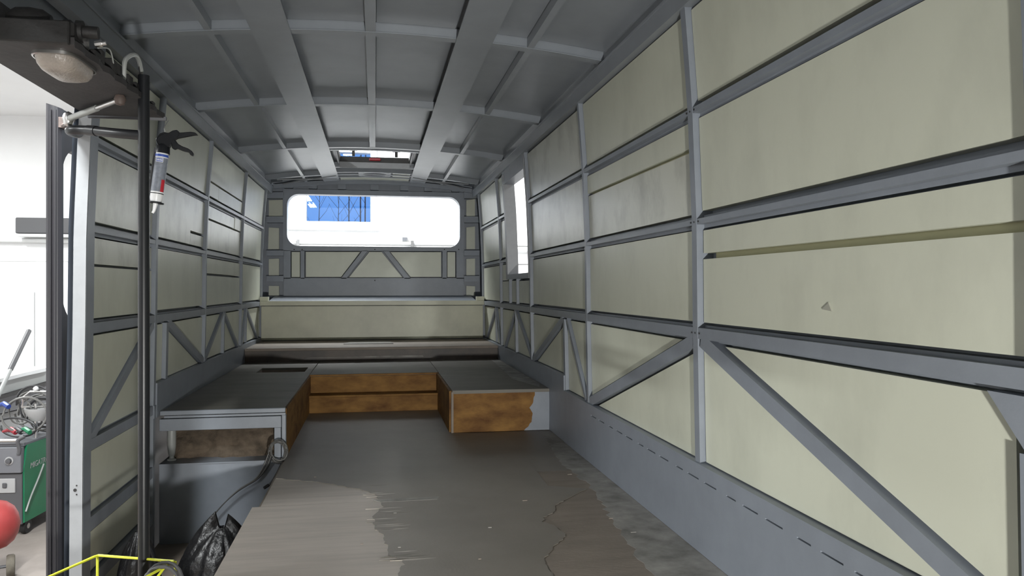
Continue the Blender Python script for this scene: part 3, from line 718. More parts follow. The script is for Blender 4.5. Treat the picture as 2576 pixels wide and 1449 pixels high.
# right box front, stained, with the grey painted end
obj('front_board', MB().box((.50, 5.03, FZ), (1.152, 5.048, DZ - T)), 'stain', pf, .002)
obj('sprayed_paint', MB().extr(rough_path([(1.055, DZ - T - .001), (1.045, -.76), (1.02, -.80), (1.04, -.85), (1.03, -.90), (.98, FZ + .001)], .012, .004) + [(1.152, FZ + .001), (1.152, DZ - T - .001)], 'y', 5.0285, 5.0305), 'grey', pf)
obj('edge_trim', MB().box((.51, 5.022, DZ - .022), (1.15, 5.034, DZ - .004)), 'ply', pf)
obj('corner_post', MB().box((.493, 5.018, FZ), (.507, 5.05, DZ - .01)), 'plybrown', pf)
# inner sides of the aisle, back with ledge
obj('side_board', MB().box((.482, 5.05, FZ), (.50, 6.15, DZ - .006)), 'staind', pf)
obj('side_board', MB().extr([(-.49, FZ - .0), (-.505, FZ - .0), (-.505, DZ - .006), (-.49, DZ - .006)], 'y', LY + .03, 6.15), 'staind', pf)
obj('ledge', MB().box((-.49, 5.99, FZ), (.482, 6.145, -.823)), 'staind', pf, .003)
obj('back_board', MB().box((-.49, 6.14, -.823), (.482, 6.158, DZ - T)), 'stain', pf)
obj('ledge_nosing', MB().box((-.49, 5.975, -.838), (.482, 6.0, -.820)), 'staind', pf, .003)
obj('deck_nosing', MB().box((-.50, 6.125, DZ - .014), (.50, 6.15, DZ - .001)), 'staind', pf)
# left bay front frame
obj('edge_trim', MB().box((-1.15, LY - .012, DZ - .020), (-.492, LY + .01, DZ + .004)), 'grey', pf, .002)
obj('edge_trim', MB().box((-1.13, LY - .004, DZ - .036), (-.492, LY + .012, DZ - .024)), 'grey', pf)
obj('beam', MB().box((-1.155, LY - .004, -.783), (-.515, LY + .03, DZ - .041)), 'grey', pf, .002)
obj('frame_post', MB().box((-.553, LY - .002, -.965), (-.517, LY + .03, -.783)), 'grey', pf, .002)
obj('frame_post', MB().box((-.512, LY - .006, FZ), (-.490, LY + .03, DZ - .036)), 'grey', pf, .002)
obj('lower_panel', MB().box((-1.155, LY - .005, -1.40), (-.465, LY + .02, -.968)), 'grey', pf)
obj('floor_lip', MB().box((-1.155, LY - .01, -.968), (-.52, LY + .6, -.962)), 'grey', pf)
# strut in the opening
sx = onY(432, 1120, LY + .09)
stt = thing('damper_strut', 'pale tapered strut standing in the dark opening under the platform', 'strut', (sx.x, LY + .09, -.962))
obj('body', MB().lathe([(.023, .19), (.024, .14), (.023, .08), (.018, .035), (.012, .02)], (sx.x, LY + .09, -.962), n=18), 'strut', stt)
obj('foot', MB().lathe([(.024, 0), (.024, .006), (.013, .012), (.013, .022)], (sx.x, LY + .09, -.962), n=18), 'strut', stt)
# mineral wool in the cavity
m = MB(); rows = []
for i in range(15):
    z = -.962 + .20 * i / 14; r = []
    for k in range(41):
        x = -1.14 + .61 * k / 40
        r.append((x, LY + .13 + .07 * (i / 14) + .05 * noise.noise(Vector((x * 7, z * 9, 2))) + .022 * noise.noise(Vector((x * 22, z * 26, 5))), z))
    rows.append(r)
m.strip(rows); m.strip([[(p[0], LY + .42, p[2]) for p in r] for r in rows]); m.sm = True
wl = obj('insulation_batt', m, 'wool'); tag(wl, 'crumpled brown mineral wool stuffed in the opening under the platform', 'insulation')
# step riser and upper deck
obj('riser', MB().box((-1.15, 7.215, DZ - .02), (1.15, 7.235, -.565)), 'riser', pf)
obj('riser_strip', MB().extr([(-.62, -.645), (.45, -.648), (.44, -.634), (.1, -.632), (-.2, -.638), (-.6, -.640)], 'y', 7.211, 7.216), 'dust', pf)
obj('step_nosing', MB().box((-1.15, 7.19, -.575), (1.15, 7.24, -.551)), 'plybrown', pf, .004)
obj('upper_deck', MB().box((-1.15, 7.24, -.572), (1.15, 8.24, -.553)), 'plybrown', pf)
obj('floor_flap', MB().extr([(-.30, 7.62), (.18, 7.62), (.14, 8.1), (-.22, 8.1)], 'z', -.553, -.548), 'ply', pf)
# ================================================================== REAR BENCH
bn = thing('rear_bench', 'long cream box bench with a lipped top below the rear window', 'bench', (0, 8.4, -.553))
obj('front_panel', MB().box((-1.147, 8.20, -.545), (1.147, 8.218, -.193)), 'bench', bn, .002)
obj('top_board', MB().extr([(8.168, -.186), (8.695, -.186), (8.695, -.092), (8.168, -.141)], 'x', -1.07, 1.07), 'grey', bn)
obj('front_lip', MB().box((-1.155, 8.15, -.187), (1.155, 8.166, -.140)), 'bench', bn, .003)
obj('inner_frame', MB().box((-1.14, 8.225, -.553), (1.14, 8.26, -.19)), 'grey', bn)
for s in (-1, 1): obj('end_block', MB().box((s * 1.155 - .0 if s < 0 else 1.075, 8.168, -.172), (s * 1.155 if s > 0 else -1.075, 8.26, -.098)), 'bench', bn)

# ================================================================== DOOR AREA
# folded door leaf outside the pillar
dx0, dx1, dy0, dy1 = -1.397, -1.337, 3.60, 4.22
dz0, dz1 = -1.45, .775
dl_ = thing('bus_door', 'black folding bus door leaf with a tall rounded window opening beside the grey pillar', 'door', (dx0, dy0, -1.8))
hol = rrect(3.622, 4.10, -.150, .615, .15, 8)
m = MB(); n = len(hol); out = []
cyh, czh = (3.622 + 4.10) / 2, (.615 - .15) / 2
for y, z in hol:
    fx = (abs(y - cyh) - (4.10 - cyh - .15)) / .15; fz = (abs(z - czh) - (.615 - czh - .15)) / .15
    ey = dy1 if y > cyh else dy0 + .02; ez = dz1 if z > czh else dz0
    if fx <= 1e-6: out.append((y, ez))
    elif fz <= 1e-6: out.append((ey, z))
    else: out.append((y + (ey - y) * min(1, fx * 1.42), z + (ez - z) * min(1, fz * 1.42)))
for x in (dx1, dx0 + .015): m.v += [Vector((x, y, z)) for y, z in hol + out]
for i in range(n):
    j = (i + 1) % n
    m.f += [(i, j, n + j, n + i), (2 * n + i, 2 * n + j, 3 * n + j, 3 * n + i), (i, j, 2 * n + j, 2 * n + i), (n + i, n + j, 3 * n + j, 3 * n + i)]
obj('door_panel', m, 'doorp', dl_)
mb = MB()
prof = [(dx0, dy0 + .03), (dx0 + .004, dy0 + .006), (dx0 + .014, dy0), (dx0 + .022, dy0 + .004), (dx0 + .030, dy0 + .003), (dx0 + .040, dy0 - .002), (dx0 + .052, dy0 + .002), (dx1 + .004, dy0 + .012), (dx1 + .004, dy0 + .03)]
mb.prism([(x, y, dz0) for x, y in prof], [(x, y, dz1 + .02 * (1 - (x - dx0) / .06)) for x, y in prof])
obj('rubber_edge', mb, 'rubber', dl_)
for xo in (.024, .044): obj('edge_bead', MB().tube([(dx0 + xo, dy0, dz0), (dx0 + xo, dy0, dz1 - .01)], .0035, 6), 'rubber', dl_)
# bracket at the top of the leaf
ap = onY(170, 300, 3.60)
br_ = obj('hinge_bracket', MB().box((dx1 - .005, 3.60, .690), (dx1 + .06, 3.66, .735)).box((dx1 + .05, 3.62, .70), (-1.245, 3.66, .73)), 'rust', dl_)
obj('bolt', MB().lathe([(.011, 0), (.011, .012), (.015, .012), (.015, .022), (.009, .022), (.009, .05)], (-1.303, 3.60, .672), n=8), 'steel', br_)

# header box with the door drive
BZ = .60
hd = thing('door_drive_box', 'worn black overhead door drive board with frosted lamp above the bus entrance', 'door mechanism', (-.86, 2.45, BZ))
inner_edge = rough_path([(-.735, 2.06), (-.738, 2.3), (-.730, 2.55), (-.742, 2.8), (-.735, 2.905)], .03, .007)
obj('base_board', MB().extr(inner_edge + [(-.985, 2.895), (-.985, 2.06)], 'z', BZ, BZ + .018), 'board', hd)
obj('back_rail', MB().box((-.990, 2.04, BZ + .001), (-.980, 2.90, BZ + .16)), 'board', hd)
obj('end_plate', MB().box((-.985, 2.045, BZ - .002), (-.74, 2.062, BZ + .055)), 'blackm', hd, .003)
obj('end_strip', MB().box((-.985, 2.893, BZ - .008), (-.728, 2.905, BZ + .004)), 'wgrey', hd)
obj('mount_arm', MB().box((-1.135, 2.15, BZ + .12), (-.98, 2.20, BZ + .16)), 'blackm', hd); obj('mount_arm', MB().box((-1.135, 2.75, BZ + .12), (-.98, 2.80, BZ + .16)), 'blackm', hd)
# drive motor and clutter on the board
obj('motor', MB().lathe([(.0, -.05), (.028, -.048), (.040, -.03), (.043, 0), (.040, .03), (.028, .048), (0, .05)], (-.855, 2.12, BZ + .062), (1, .15, 0), 20), 'blackm', hd)
obj('motor_shaft', MB().lathe([(.020, 0), (.020, .05), (.028, .05), (.028, .065), (.016, .065), (.016, .10)], (-.80, 2.125, BZ + .055), (1, .1, 0), 12), 'blackm', hd)
obj('gear_case', MB().box((-.775, 2.08, BZ + .018), (-.742, 2.20, BZ + .07)), 'blackm', hd, .008)
for k in range(9):
    y = 2.22 + .07 * k + random.uniform(-.01, .01); h = random.uniform(.012, .045)
    obj('fitting', MB().box((-.765, y, BZ + .018), (-.742 + random.uniform(0, .008), y + random.uniform(.02, .05), BZ + .018 + h)), 'blackm', hd, .003)
obj('hose', MB().tube(spline([(-.75, 2.50, BZ + .03), (-.745, 2.50, BZ + .09), (-.735, 2.57, BZ + .125), (-.745, 2.66, BZ + .10), (-.76, 2.72, BZ + .03)]), .007, 8), 'strut', hd)
obj('wire', MB().tube(spline([(-.74, 2.25, BZ + .05), (-.73, 2.31, BZ + .065), (-.735, 2.36, BZ + .04)]), .002, 6), 'strut', hd)
obj('wire', MB().tube(spline([(-.742, 2.60, BZ + .02), (-.738, 2.62, BZ + .07), (-.735, 2.60, BZ + .095)]), .002, 6), 'cabled', hd)
obj('fitting_nut', MB().lathe([(.009, 0), (.009, .018), (.006, .018), (.006, .028)], (-.742, 2.235, BZ + .055), (1, 0, .2), 8), 'steel', hd)
# lamp under the board
lq = onZ(164, 166, BZ - .012); lx, ly = lq.x, lq.y
def dome(hx, hy, prof, n=36):
    m = MB(); rows = []
    for sc, dz in prof:
        r = []
        for k in range(n + 1):
            an = 2 * math.pi * k / n; ca, sa = math.cos(an), math.sin(an)
            r.append((lx + hx * sc * math.copysign(abs(ca) ** .55, ca), ly + hy * sc * math.copysign(abs(sa) ** .55, sa), BZ - dz))
        r[-1] = r[0]; rows.append(r)
    m.strip(rows); m.sm = True; return m
lamp = obj('lamp_lens', dome(.052, .098, [(1, .002), (.99, .010), (.93, .024), (.8, .035), (.55, .043), (.25, .046), (.01, .047)]), 'lens', hd)
obj('lamp_rim', dome(.058, .104, [(1, 0), (1, .008), (.94, .009), (.94, 0)]), 'steel', lamp)
# actuating rod from the board to the door leaf
a = onZ(302, 250, BZ - .012); b = onZ(172, 299, BZ - .022)
rd = thing('door_rod', 'pale metal linkage rod from the black drive board to the door leaf', 'rod', a)
rod_dir = b - a
obj('rod', MB().tube([a, a + rod_dir * .55, b], [.008, .0085, .0095], 10), 'steel', rd)
obj('rod_sleeve', MB().tube([a + rod_dir * .42, a + rod_dir * .97], .0105, 10), 'strut', rd)
obj('ball_joint', MB().lathe([(.0, -.02), (.013, -.016), (.018, 0), (.013, .014), (.009, .022)], a + Vector((0, 0, .0)), n=14), 'rust', rd)
obj('link_plate', MB().tube([b, b + Vector((-.03, .12, .02)), Vector((-1.325, 3.62, .70))], [.012, .010, .014], 8), 'rust', rd)
obj('ball_joint', MB().lathe([(.0, -.028), (.014, -.02), (.019, 0), (.014, .018), (0, .026)], b, n=14), 'steel', rd)

# grab pole
gx, gy = -.726, 2.62
gp = thing('grab_pole', 'black vertical grab pole with bent side arm standing in the step well', 'pole', (gx, gy, -1.40))
obj('upright', MB().tube([(gx, gy, -1.40), (gx, gy, .40), (gx, gy, .676)], .0172, 20), 'black', gp)
obj('foot_plate', MB().lathe([(.045, 0), (.045, .006), (.022, .010), (.022, .03)], (gx, gy, -1.40), n=20), 'black', gp)
e1 = onY(200, 327, 2.74)
arm = spline([(gx, gy, .485), (-.82, 2.655, .496), (e1.x + .02, e1.y, e1.z), (e1.x - .035, e1.y + .03, e1.z + .004), (e1.x - .062, e1.y + .10, e1.z + .012), (-1.10, 3.12, .575), (-1.172, 3.352, .620)], 10)
obj('side_arm', MB().tube(arm, .0155, 16), 'black', gp)
obj('coupling', MB().tube([arm[16], arm[19]], .0172, 16), 'black', gp)

# caulking gun
YG = 2.80
G = lambda px, py, dy=0: onY(px, py, YG + dy)
top = G(409, 382); bot = G(392, 507); ax = (bot - top).normalized()
cg = thing('caulking_gun', 'black caulking gun holding a grey and white sealant cartridge beside the grab pole', 'caulking gun', G(390, 535))
Lc = (bot - top).length
Rc = .0205
ctg = obj('cartridge', MB().lathe([(Rc - .002, 0), (Rc, .004), (Rc, Lc - .012), (Rc - .002, Lc - .002), (Rc - .004, Lc + .004), (.008, Lc + .006)], top, ax, 28), 'cartw', cg)
obj('label', MB().lathe([(Rc + .0006, .022), (Rc + .0006, Lc - .034)], top, ax, 28), 'cart', ctg)
obj('label_band', MB().lathe([(Rc + .0010, .0105), (Rc + .0010, .0185)], top, ax, 28), 'cartb', ctg)
obj('label_band', MB().lathe([(Rc + .0009, Lc - .029), (Rc + .0009, Lc - .026)], top, ax, 28), 'cabled', ctg)
# front facing label box with lettering and red edge strip
vdir = Vector((0, -1, 0)); vdir = (vdir - ax * vdir.dot(ax)).normalized(); sdir = ax.cross(vdir)
if sdir.x < 0: sdir = -sdir
def lab(a0, a1, h0, h1, off):
    m = MB(); rows = []
    for k in range(7):
        an = math.radians(a0 + (a1 - a0) * k / 6); d = vdir * math.cos(an) + sdir * math.sin(an)
        rows.append([top + ax * h0 + d * (Rc + off), top + ax * h1 + d * (Rc + off)])
    m.strip(rows); return m
obj('label_box', lab(-34, 30, .024, .038, .0014), 'cartw', ctg); obj('label_box_fill', lab(-30, 26, .0255, .0365, .0017), 'cartb', ctg)
for k in range(4): obj('letter', lab(-24 + 12.5 * k, -24 + 12.5 * k + 8, .028, .034, .0020), 'cartw', ctg)
obj('red_strip', lab(38, 75, Lc * .56, Lc - .034, .0015), 'cartr', ctg)
nz = [bot + ax * .004, G(390, 520), G(387.5, 530), G(384, 536)]
obj('nozzle', MB().tube(nz, [.0085, .0065, .005, .0042], 12), 'cartw', ctg)
# cradle
for s_ in (-1,):
    d = -sdir; obj('cradle_bar', MB().tube([top - ax * .01 + d * (Rc + .004), bot + ax * .006 + d * (Rc + .004)], .0042, 8), 'black', cg)
obj('cradle_bar', MB().tube([top - ax * .01 - vdir * (Rc + .004), bot + ax * .006 - vdir * (Rc + .004)], .0042, 8), 'black', cg)
obj('front_ring', MB().lathe([(Rc + .006, Lc + .002), (Rc + .006, Lc + .007), (.009, Lc + .007), (.009, Lc + .002)], top, ax, 24), 'black', cg)
obj('rear_cup', MB().lathe([(.012, -.028), (Rc + .001, -.018), (Rc + .004, .006), (Rc + .002, .006), (Rc, 0)], top, ax, 24), 'black', cg)
def plate(pts, t, nm, y=0, m='black'): return obj(nm, MB().extr([(G(*q, y).x, G(*q, y).z) for q in pts], 'y', YG + y - t / 2, YG + y + t / 2), m, cg, .002)
plate([(399, 370), (397, 352), (403, 338), (414, 334), (426, 336), (436, 330), (447, 328), (453, 334), (450, 346), (440, 352), (432, 362), (426, 372)], .026, 'gun_body')
plate([(446, 335), (462, 334), (480, 332.5), (492, 334), (499, 340), (486, 341), (466, 345), (444, 349)], .018, 'handle')
plate([(431, 353), (441, 352), (448, 362), (460, 369), (474, 374), (483, 380), (488, 388), (486, 393), (480, 391), (476, 384), (462, 381), (446, 374), (440, 377), (434, 374)], .016, 'trigger')
obj('hook_loop', MB().tube(spline([G(399, 366, -.015), G(394, 352, -.015), G(399, 342, -.015), G(412, 336, -.015)]), .0022, 6), 'black', cg)
obj('hanging_wire', MB().tube(spline([G(418, 336), G(413, 322), Vector((-.722, 2.88, BZ - .02)), Vector((-.722, 2.899, BZ - .008))]), .0016, 6), 'strut', cg)

# black bags in the step well
def bag(cx, cy, r, h, ears, seed, label):
    m = MB(); rows = []; n = 90; K = 30
    for i in range(K + 1):
        t = i / K; rad = r * (1.0 - .25 * t - .62 * t ** 3) * (.75 + .25 * min(1, t * 8)); row = []
        for k in range(n + 1):
            a = 2 * math.pi * k / n
            f = 1 + .22 * noise.noise(Vector((math.cos(a) * 1.4 + seed, math.sin(a) * 1.4, t * 2))) + .12 * noise.noise(Vector((math.cos(a) * 5 + seed, math.sin(a) * 5, t * 1.5))) * (.4 + t) - .07 * abs(noise.noise(Vector((math.cos(a) * 9 + seed, math.sin(a) * 9, t * 4))))
            z = -1.40 + h * t
            if t > .6:
                z += (t - .6) / .4 * sum(e[1] * math.exp(-((math.atan2(math.sin(a - e[0]), math.cos(a - e[0]))) / .55) ** 2) for e in ears)
            row.append((cx + math.cos(a) * rad * f, cy + math.sin(a) * rad * f * .8, z))
        row[-1] = row[0]; rows.append(row)
    m.strip(rows); m.add([rows[-1][k] for k in range(n)] + [(cx, cy, -1.40 + h * .86)], [(k, (k + 1) % n, n) for k in range(n)])
    m.sm = True
    tag(obj('trash_bag', m, 'bag', weld=True), label, 'trash bag', 'black plastic bags in the step well')
bag(-.70, 3.76, .225, .285, [(math.pi * 1.05, .075), (0.0, .06)], 1.3, 'open black plastic trash bag with two raised corners against the grey step panel')
bag(-1.02, 3.60, .11, .33, [(1.2, .04)], 5.1, 'slumped black plastic trash bag behind the grab pole')
# cable bundle on the platform corner
YC = LY - .03
K = lambda px, py, dy=0: onY(px, py, YC + dy)
cbn = thing('cable_bundle', 'coiled grey cable bundle hung on the platform corner with its tail hanging down', 'cable', K(700, 1130))
def loop(cx, cy, rx, ry, dy, r, m='cable', n=28, a0=0, a1=360):
    return obj('coil', MB().tube([K(cx + rx * math.cos(math.radians(a0 + (a1 - a0) * k / n)), cy + ry * math.sin(math.radians(a0 + (a1 - a0) * k / n)), dy + .012 * math.sin(k * .7)) for k in range(n + 1)], r, 8), m, cbn)
for k in range(5): loop(697 + k * 1.5, 1138 - k, 19 + random.uniform(-2, 3), 27 + random.uniform(-3, 4), -.008 * k, .0042)
loop(700, 1131, 21, 20, -.03, .008, a0=170, a1=370)
for k in range(4):
    pts = [K(676 + k * 3, 1140 + k * 3, -.01 * k), K(662 + k * 4, 1175, -.01), K(642 + k * 2, 1205, -.02), K(600, 1232 + k, -.02), K(565, 1265, -.02), K(535, 1300, -.02), K(515, 1335, -.03)]
    obj('tail', MB().tube(spline(pts), .0032, 6), 'cabled' if k % 2 else 'cable', cbn)
obj('tail', MB().tube(spline([K(712, 1158, -.03), K(697, 1190, -.03), K(680, 1217, -.03), K(666, 1226, -.04)]), .006, 8), 'cabled', cbn)
obj('connector', MB().tube([K(676, 1220, -.03), K(664, 1228, -.045)], .009, 8), 'cabled', cbn)
# yellow wire rack in the step well
YZ = -.865
A = onZ(245, 1397, YZ); B = onZ(441, 1412, YZ); Dn = onZ(128, 1449, YZ); Bn = onZ(372, 1449, YZ)
da = (Dn - A).normalized() * .28; db = (Bn - B).normalized() * .28
yr = thing('wire_rack', 'bright yellow wire rack standing in the step well', 'rack', (A.x, A.y, -1.40))
obj('rim', MB().tube([A + da, A + da * .05, A + (B - A) * .02, B + (A - B) * .02, B + db * .05, B + db, A + da, A + da * .5], .0042, 8), 'yellow', yr)
for q in (A, B, A + da, B + db):
    obj('leg', MB().tube([q, Vector((q.x, q.y, -1.40))], .0042, 8), 'yellow', yr)
obj('cross_wire', MB().tube([B + db * .18, B + db * .5 + Vector((0, 0, -.05)), B + db * .8 + Vector((0, 0, -.25))], .004, 8), 'yellow', yr)
obj('cross_wire', MB().tube([Vector((A.x, A.y, -1.2)), Vector((B.x, B.y, -1.2))], .004, 8), 'yellow', yr)
hc = onZ(400, 1452, YZ - .01)
hp = thing('hose_coil', 'dark blue grey hose coil resting inside the yellow rack', 'hose', (hc.x, hc.y, -1.18))
obj('hose', MB().tube([(hc.x + .057 * math.cos(k * .35), hc.y + .03 * math.sin(k * .35) + .002 * k, YZ - .05 + .058 * math.sin(k * .35 + .0)) for k in range(36)], .0062, 8), 'wdark', hp)
obj('hose_tail', MB().tube(spline([(hc.x, hc.y + .01, YZ - .10), (hc.x + .02, hc.y + .03, -1.05), (hc.x - .03, hc.y + .02, -1.2), (hc.x, hc.y, -1.39)]), .0062, 8), 'wdark', hp)

# ================================================================== WORKSHOP THINGS BEYOND THE DOOR
# welder
e0 = Vector((-2.496, 6.081, 0)); sd = (Vector((-2.472, 6.322, 0)) - e0).normalized(); fd = Vector((-sd.y, sd.x, 0))   # side direction, front face direction to the left
if fd.x > 0: fd = -fd
wd = thing('welding_machine', 'green and grey welding machine on wheels outside the bus door', 'welder', e0 + Vector((0, 0, -1.8)))
def wbox(name, a0, a1, s0, s1, z0, z1, m, parent=wd, bev=.004):
    P = lambda a, s, z: e0 + fd * a + sd * s + Vector((0, 0, z))
    m_ = MB().prism([P(a0, s0, z0), P(a1, s0, z0), P(a1, s1, z0), P(a0, s1, z0)], [P(a0, s0, z1), P(a1, s0, z1), P(a1, s1, z1), P(a0, s1, z1)])
    return obj(name, m_, m, parent, bev)
wbox('body', .012, .44, .01, .80, -1.71, -1.15, 'wdark')
wbox('top_cover', .0, .44, .0, .80, -1.15, -1.125, 'wgrey')
wbox('control_panel', .004, .44, -.03, .012, -1.335, -1.15, 'wgrey'); wbox('lower_front', .006, .44, -.012, .012, -1.71, -1.34, 'wdark')
wbox('label_plate', .05, .44, -.02, -.011, -1.48, -1.375, 'wlight'); wbox('switch', .105, .135, -.03, -.02, -1.44, -1.405, 'wdark')
m = MB(); P = lambda s, z: e0 + sd * s + Vector((0, 0, z)) - fd * .004
m.prism([P(.0, -1.70), P(.80, -1.70), P(.80, -1.145), P(.04, -1.145), P(.0, -1.30)], [q + fd * .018 for q in (P(.0, -1.70), P(.80, -1.70), P(.80, -1.145), P(.04, -1.145), P(.0, -1.30))])
obj('side_panel', m, 'green', wd)
tx = bpy.data.curves.new('lettering', 'FONT'); tx.body = 'MIGATRONIC'; tx.size = .058; tx.extrude = .0008; tx.shear = .2
to = bpy.data.objects.new('lettering_curve', tx); tm = bpy.data.meshes.new_from_object(to); bpy.data.objects.remove(to)
org_ = P(.07, -1.325) - fd * .0025
m = MB().add([org_ + sd * v.co.x + Vector((0, 0, v.co.y)) - fd * v.co.z for v in tm.vertices], [tuple(p_.vertices) for p_ in tm.polygons])
obj('lettering', m, 'strut', wd)
obj('side_cable', MB().tube(spline([P(.24, -1.33) - fd * .012, P(.16, -1.42) - fd * .014, P(.06, -1.53) - fd * .012, P(.0, -1.62) - fd * .01]), .006, 6), 'strut', wd)
for a0 in (.085, .19):
    c = e0 + fd * a0 - sd * .03 + Vector((0, 0, -1.245)); k_ = obj('dial', MB().lathe([(.030, 0), (.030, .003)], c, -sd, 20), 'wlight', wd)
    obj('knob', MB().lathe([(.020, .003), (.018, .02), (.0, .021)], c, -sd, 16), 'wdark', k_)
hb0 = e0 + Vector((0, 0, -1.10)) - sd * .03
obj('handle', MB().tube([hb0 + fd * .03, hb0 + fd * .44], .014, 12), 'steel', wd); obj('handle_bracket', MB().tube(spline([hb0 - fd * .02 + Vector((0, 0, .03)), hb0 + fd * .02 - sd * .01, hb0 + fd * .015 + Vector((0, 0, -.06)), hb0 + fd * .02 + Vector((0, 0, -.10))]), .014, 8), 'wdark', wd)
for s_ in (.08, .70):
    for a_ in (.03, .40):
        c = e0 + sd * s_ + fd * a_ + Vector((0, 0, -1.745)); wq = obj('wheel', MB().lathe([(.0, -.018), (.05, -.018), (.055, -.012), (.055, .012), (.05, .018), (0, .018)], c, fd, 20), 'blackm', wd)
        obj('hub', MB().lathe([(.02, -.021), (.02, .021)], c, fd, 12), 'steel', wq)
# cables and chrome hook on the welder
h0 = e0 + sd * .20 + fd * .02 + Vector((0, 0, -.77))
hk = obj('cable_hook', MB().tube([h0 + Vector((0, 0, -.36)), h0 + Vector((0, 0, -.10)) - fd * .0], .012, 10), 'steel', wd)
fr = [h0 + fd * .10 + Vector((0, 0, -.125)), h0 + fd * .09 + Vector((0, 0, -.05)), h0 + fd * .04 + Vector((0, 0, -.01)), h0 - fd * .10 + Vector((0, 0, -.01)), h0 - fd * .12 + Vector((0, 0, -.125)), h0 + fd * .10 + Vector((0, 0, -.125))]
obj('hook_frame', MB().tube(fr, .009, 8), 'steel', wd)
obj('hook_ball', MB().lathe([(0.001, -.02), (.014, -.014), (.02, 0), (.014, .014), (.001, .02)], h0 + Vector((0, 0, .012)), n=16), 'whitep', wd)
obj('hook_cup', MB().lathe([(.0, -.10), (.05, -.095), (.09, -.03), (.095, 0), (.085, 0), (.06, -.05), (0.001, -.06)], h0 - fd * .02 + Vector((0, 0, -.13)), n=20), 'wlight', wd)
wc = thing('welding_cables', 'tangle of grey and black welding cables heaped on the green machine', 'cable', e0 + sd * .3 + fd * .15 + Vector((0, 0, -1.125)))
for k in range(11):
    c = e0 + sd * random.uniform(.12, .42) + fd * random.uniform(.0, .16) + Vector((0, 0, -1.02 + random.uniform(-.03, .10)))
    r1, r2 = random.uniform(.08, .17), random.uniform(.06, .14); tl = random.uniform(-.5, .5)
    if k < 6: r2 = random.uniform(.09, .16)
    pts = [c + fd * (r1 * math.cos(t * .45)) + Vector((0, 0, max(-.09, r2 * math.sin(t * .45) + .05 * (k < 6)))) + sd * (tl * .12 * math.sin(t * .3)) for t in range(15)]
    obj('cable_loop', MB().tube(spline(pts, 4), .008 if k < 7 else .006, 6), 'cable' if k % 3 else 'cabled', wc)
for k, (mm, a_) in enumerate((('redp', .12), ('green', .02), ('bluep', .17), ('cabled', .08))):
    c = e0 + sd * .12 + fd * a_ + Vector((0, 0, -1.07 + (.19 if mm == 'bluep' else 0))); obj('clamp', MB().tube([c, c + fd * .05 + sd * .03 + Vector((0, 0, .02)), c + fd * .12 + sd * .05], [.018, .02, .008], 8), mm, wc)
# compressor
tc = onZ(57, 1312, -1.475); ta = Vector((-.93, -.36, 0)).normalized()
cp = thing('air_compressor', 'red air compressor tank on small dusty wheels in front of the welder', 'compressor', (tc.x - .3, tc.y, -1.8))
RT = .155
end = tc + Vector((-.01, 0, 0)); prof = [(0.001, 0), (.06, .012), (.105, .035), (.138, .075), (RT, .13), (RT, .85), (.138, .905), (.06, .965), (.001, .98)]
obj('tank', MB().lathe(prof, end, ta, 36), 'red', cp)
obj('weld_seam', MB().lathe([(RT + .001, .145), (RT + .003, .15), (RT + .001, .155)], end, ta, 36), 'red', cp)
obj('pump', MB().box((end.x - .62, end.y - .35, end.z + RT - .02), (end.x - .38, end.y - .10, end.z + RT + .22)), 'wdark', cp, .02)
pv = Vector((-ta.y, ta.x, 0))
wcn = onZ(27, 1424, -1.735)
whl = obj('wheel', MB().lathe([(.03, -.022), (.062, -.022), (.068, -.014), (.068, .014), (.062, .022), (.03, .022), (.028, .010), (.028, -.010)], (wcn.x, wcn.y, -1.732), ta, 28), 'tyre', cp)
obj('hub', MB().lathe([(.03, -.012), (.03, .012), (.010, .016), (.010, -.016)], (wcn.x, wcn.y, -1.732), ta, 16), 'wdark', whl)
w2 = Vector((wcn.x, wcn.y, -1.732)) + ta * .26
whl2 = obj('wheel', MB().lathe([(.03, -.022), (.062, -.022), (.068, -.014), (.068, .014), (.062, .022), (.03, .022)], w2, ta, 28), 'tyre', cp)
obj('axle', MB().tube([(wcn.x, wcn.y, -1.732), w2], .010, 8), 'wdark', cp)
for q in (.12, .2): obj('foot', MB().tube([Vector((wcn.x, wcn.y, -1.732)) + ta * q, end + ta * (q + .15) + Vector((0, 0, -RT * .9))], .014, 8), 'wdark', cp)
f3 = end + ta * .78; obj('foot', MB().tube([f3 + Vector((0, 0, -RT * .9)), Vector((f3.x, f3.y, -1.80))], .018, 8), 'wdark', cp)
# broom stick
s0, s1 = onX(0, 985, -3.05), onX(73, 832, -3.05)
dr_ = (s1 - s0); base = s0 + dr_ * ((-1.80 - s0.z) / dr_.z)
bs = thing('broom', 'pale handled stick with a dark grip leaning outside the bus door', 'broom', base)
obj('handle', MB().tube([base, s0 + dr_ * .36], .017, 12), 'strut', bs); obj('grip', MB().tube([s0 + dr_ * .34, s1], .0205, 12), 'wdark', bs)
obj('broom_head', MB().box((base.x - .14, base.y - .03, -1.80), (base.x + .14, base.y + .03, -1.72)), 'wdark', bs, .01)
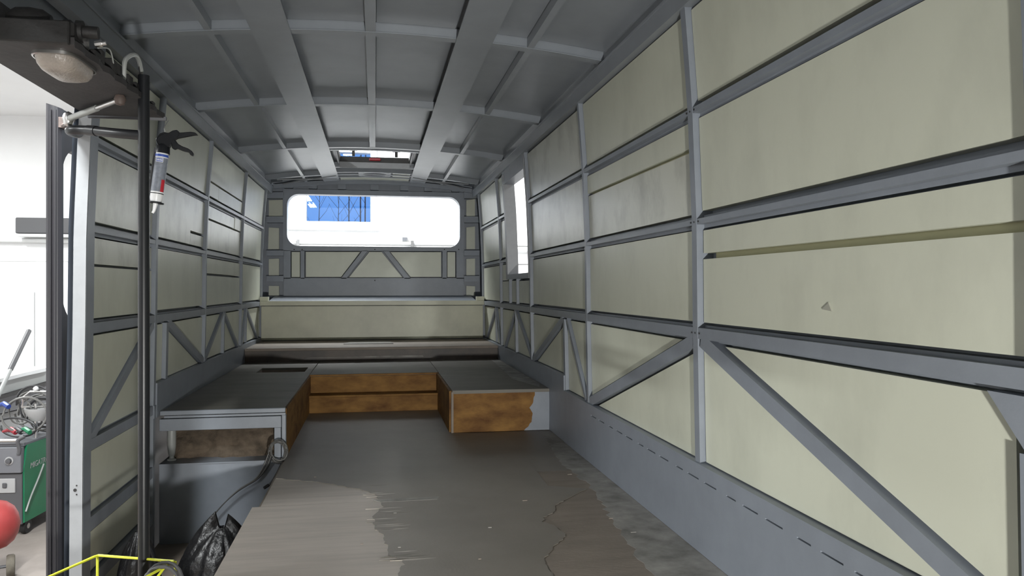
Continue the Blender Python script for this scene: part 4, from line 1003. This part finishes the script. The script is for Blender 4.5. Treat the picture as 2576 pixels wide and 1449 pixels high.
# white tilted sheets on a bench behind the welder
wb = thing('work_bench', 'pale workbench with sloping white sheets stacked behind the welder', 'workbench', (-3.6, 7.9, -1.8))
Q = lambda px, py, X: onX(px, py, X)
def slab(pts, X, t, m, nm): obj(nm, MB().prism([Q(*q, X) for q in pts], [Q(*q, X) + Vector((-t, .25 * t, 0)) for q in pts]), m, wb)
slab([(-40, 963), (60, 938), (130, 922), (130, 931), (62, 946), (-40, 972)], -3.1, .9, 'whitep', 'sheet')
slab([(-40, 972), (62, 946), (130, 931), (130, 957), (-40, 1005)], -3.15, .8, 'strut', 'side_plate')
slab([(-40, 1008), (130, 957), (130, 968), (-40, 1016)], -3.12, .8, 'blackm', 'dark_bar')
slab([(-40, 1016), (130, 968), (130, 1010), (-40, 1050)], -3.2, .7, 'wgrey', 'bench_front')
slab([(-40, 1052), (130, 1012), (130, 1200), (-40, 1230)], -3.25, .6, 'wlight', 'bench_body')
lowz = min((wb.children[-1].matrix_world @ v.co).z for v in wb.children[-1].data.vertices) if False else None
for (x, y) in ((-3.3, 7.2), (-3.3, 8.2), (-3.8, 7.2), (-3.8, 8.2)): obj('bench_leg', MB().box((x - .03, y - .03, -1.8), (x + .03, y + .03, -1.15)), 'wgrey', wb)

# ================================================================== WORK LAMP behind the lens, on the bus floor
wp_ = (.28, -.95)
wl_ = thing('work_lamp', 'small halogen work lamp standing on the bus floor', 'work lamp', (wp_[0], wp_[1], FZ))
obj('stand', MB().tube([(wp_[0] - .1, wp_[1] - .08, FZ + .008), (wp_[0] - .1, wp_[1] + .08, FZ + .008), (wp_[0] - .1, wp_[1], FZ + .15), (wp_[0] + .1, wp_[1], FZ + .15), (wp_[0] + .1, wp_[1] + .08, FZ + .008), (wp_[0] + .1, wp_[1] - .08, FZ + .008)], .008, 8), 'yellow', wl_)
obj('housing', MB().extr([(wp_[1] - .07, FZ + .10), (wp_[1] - .06, FZ + .20), (wp_[1] - .02, FZ + .215), (wp_[1] - .0, FZ + .09)], 'x', wp_[0] - .08, wp_[0] + .08), 'blackm', wl_)
ld = bpy.data.lights.new('work_light_offscreen', 'AREA'); ld.shape = 'RECTANGLE'; ld.size = .10; ld.size_y = .07; ld.energy = WORK_POWER; ld.color = (1, .99, .95)
lo_ = bpy.data.objects.new('work_light_offscreen', ld); C.objects.link(lo_); lo_.parent = wl_; lo_.location = (0, .02, .16)
lo_.rotation_euler = (math.radians(90 + 8), 0, 0); ld.spread = math.radians(80)
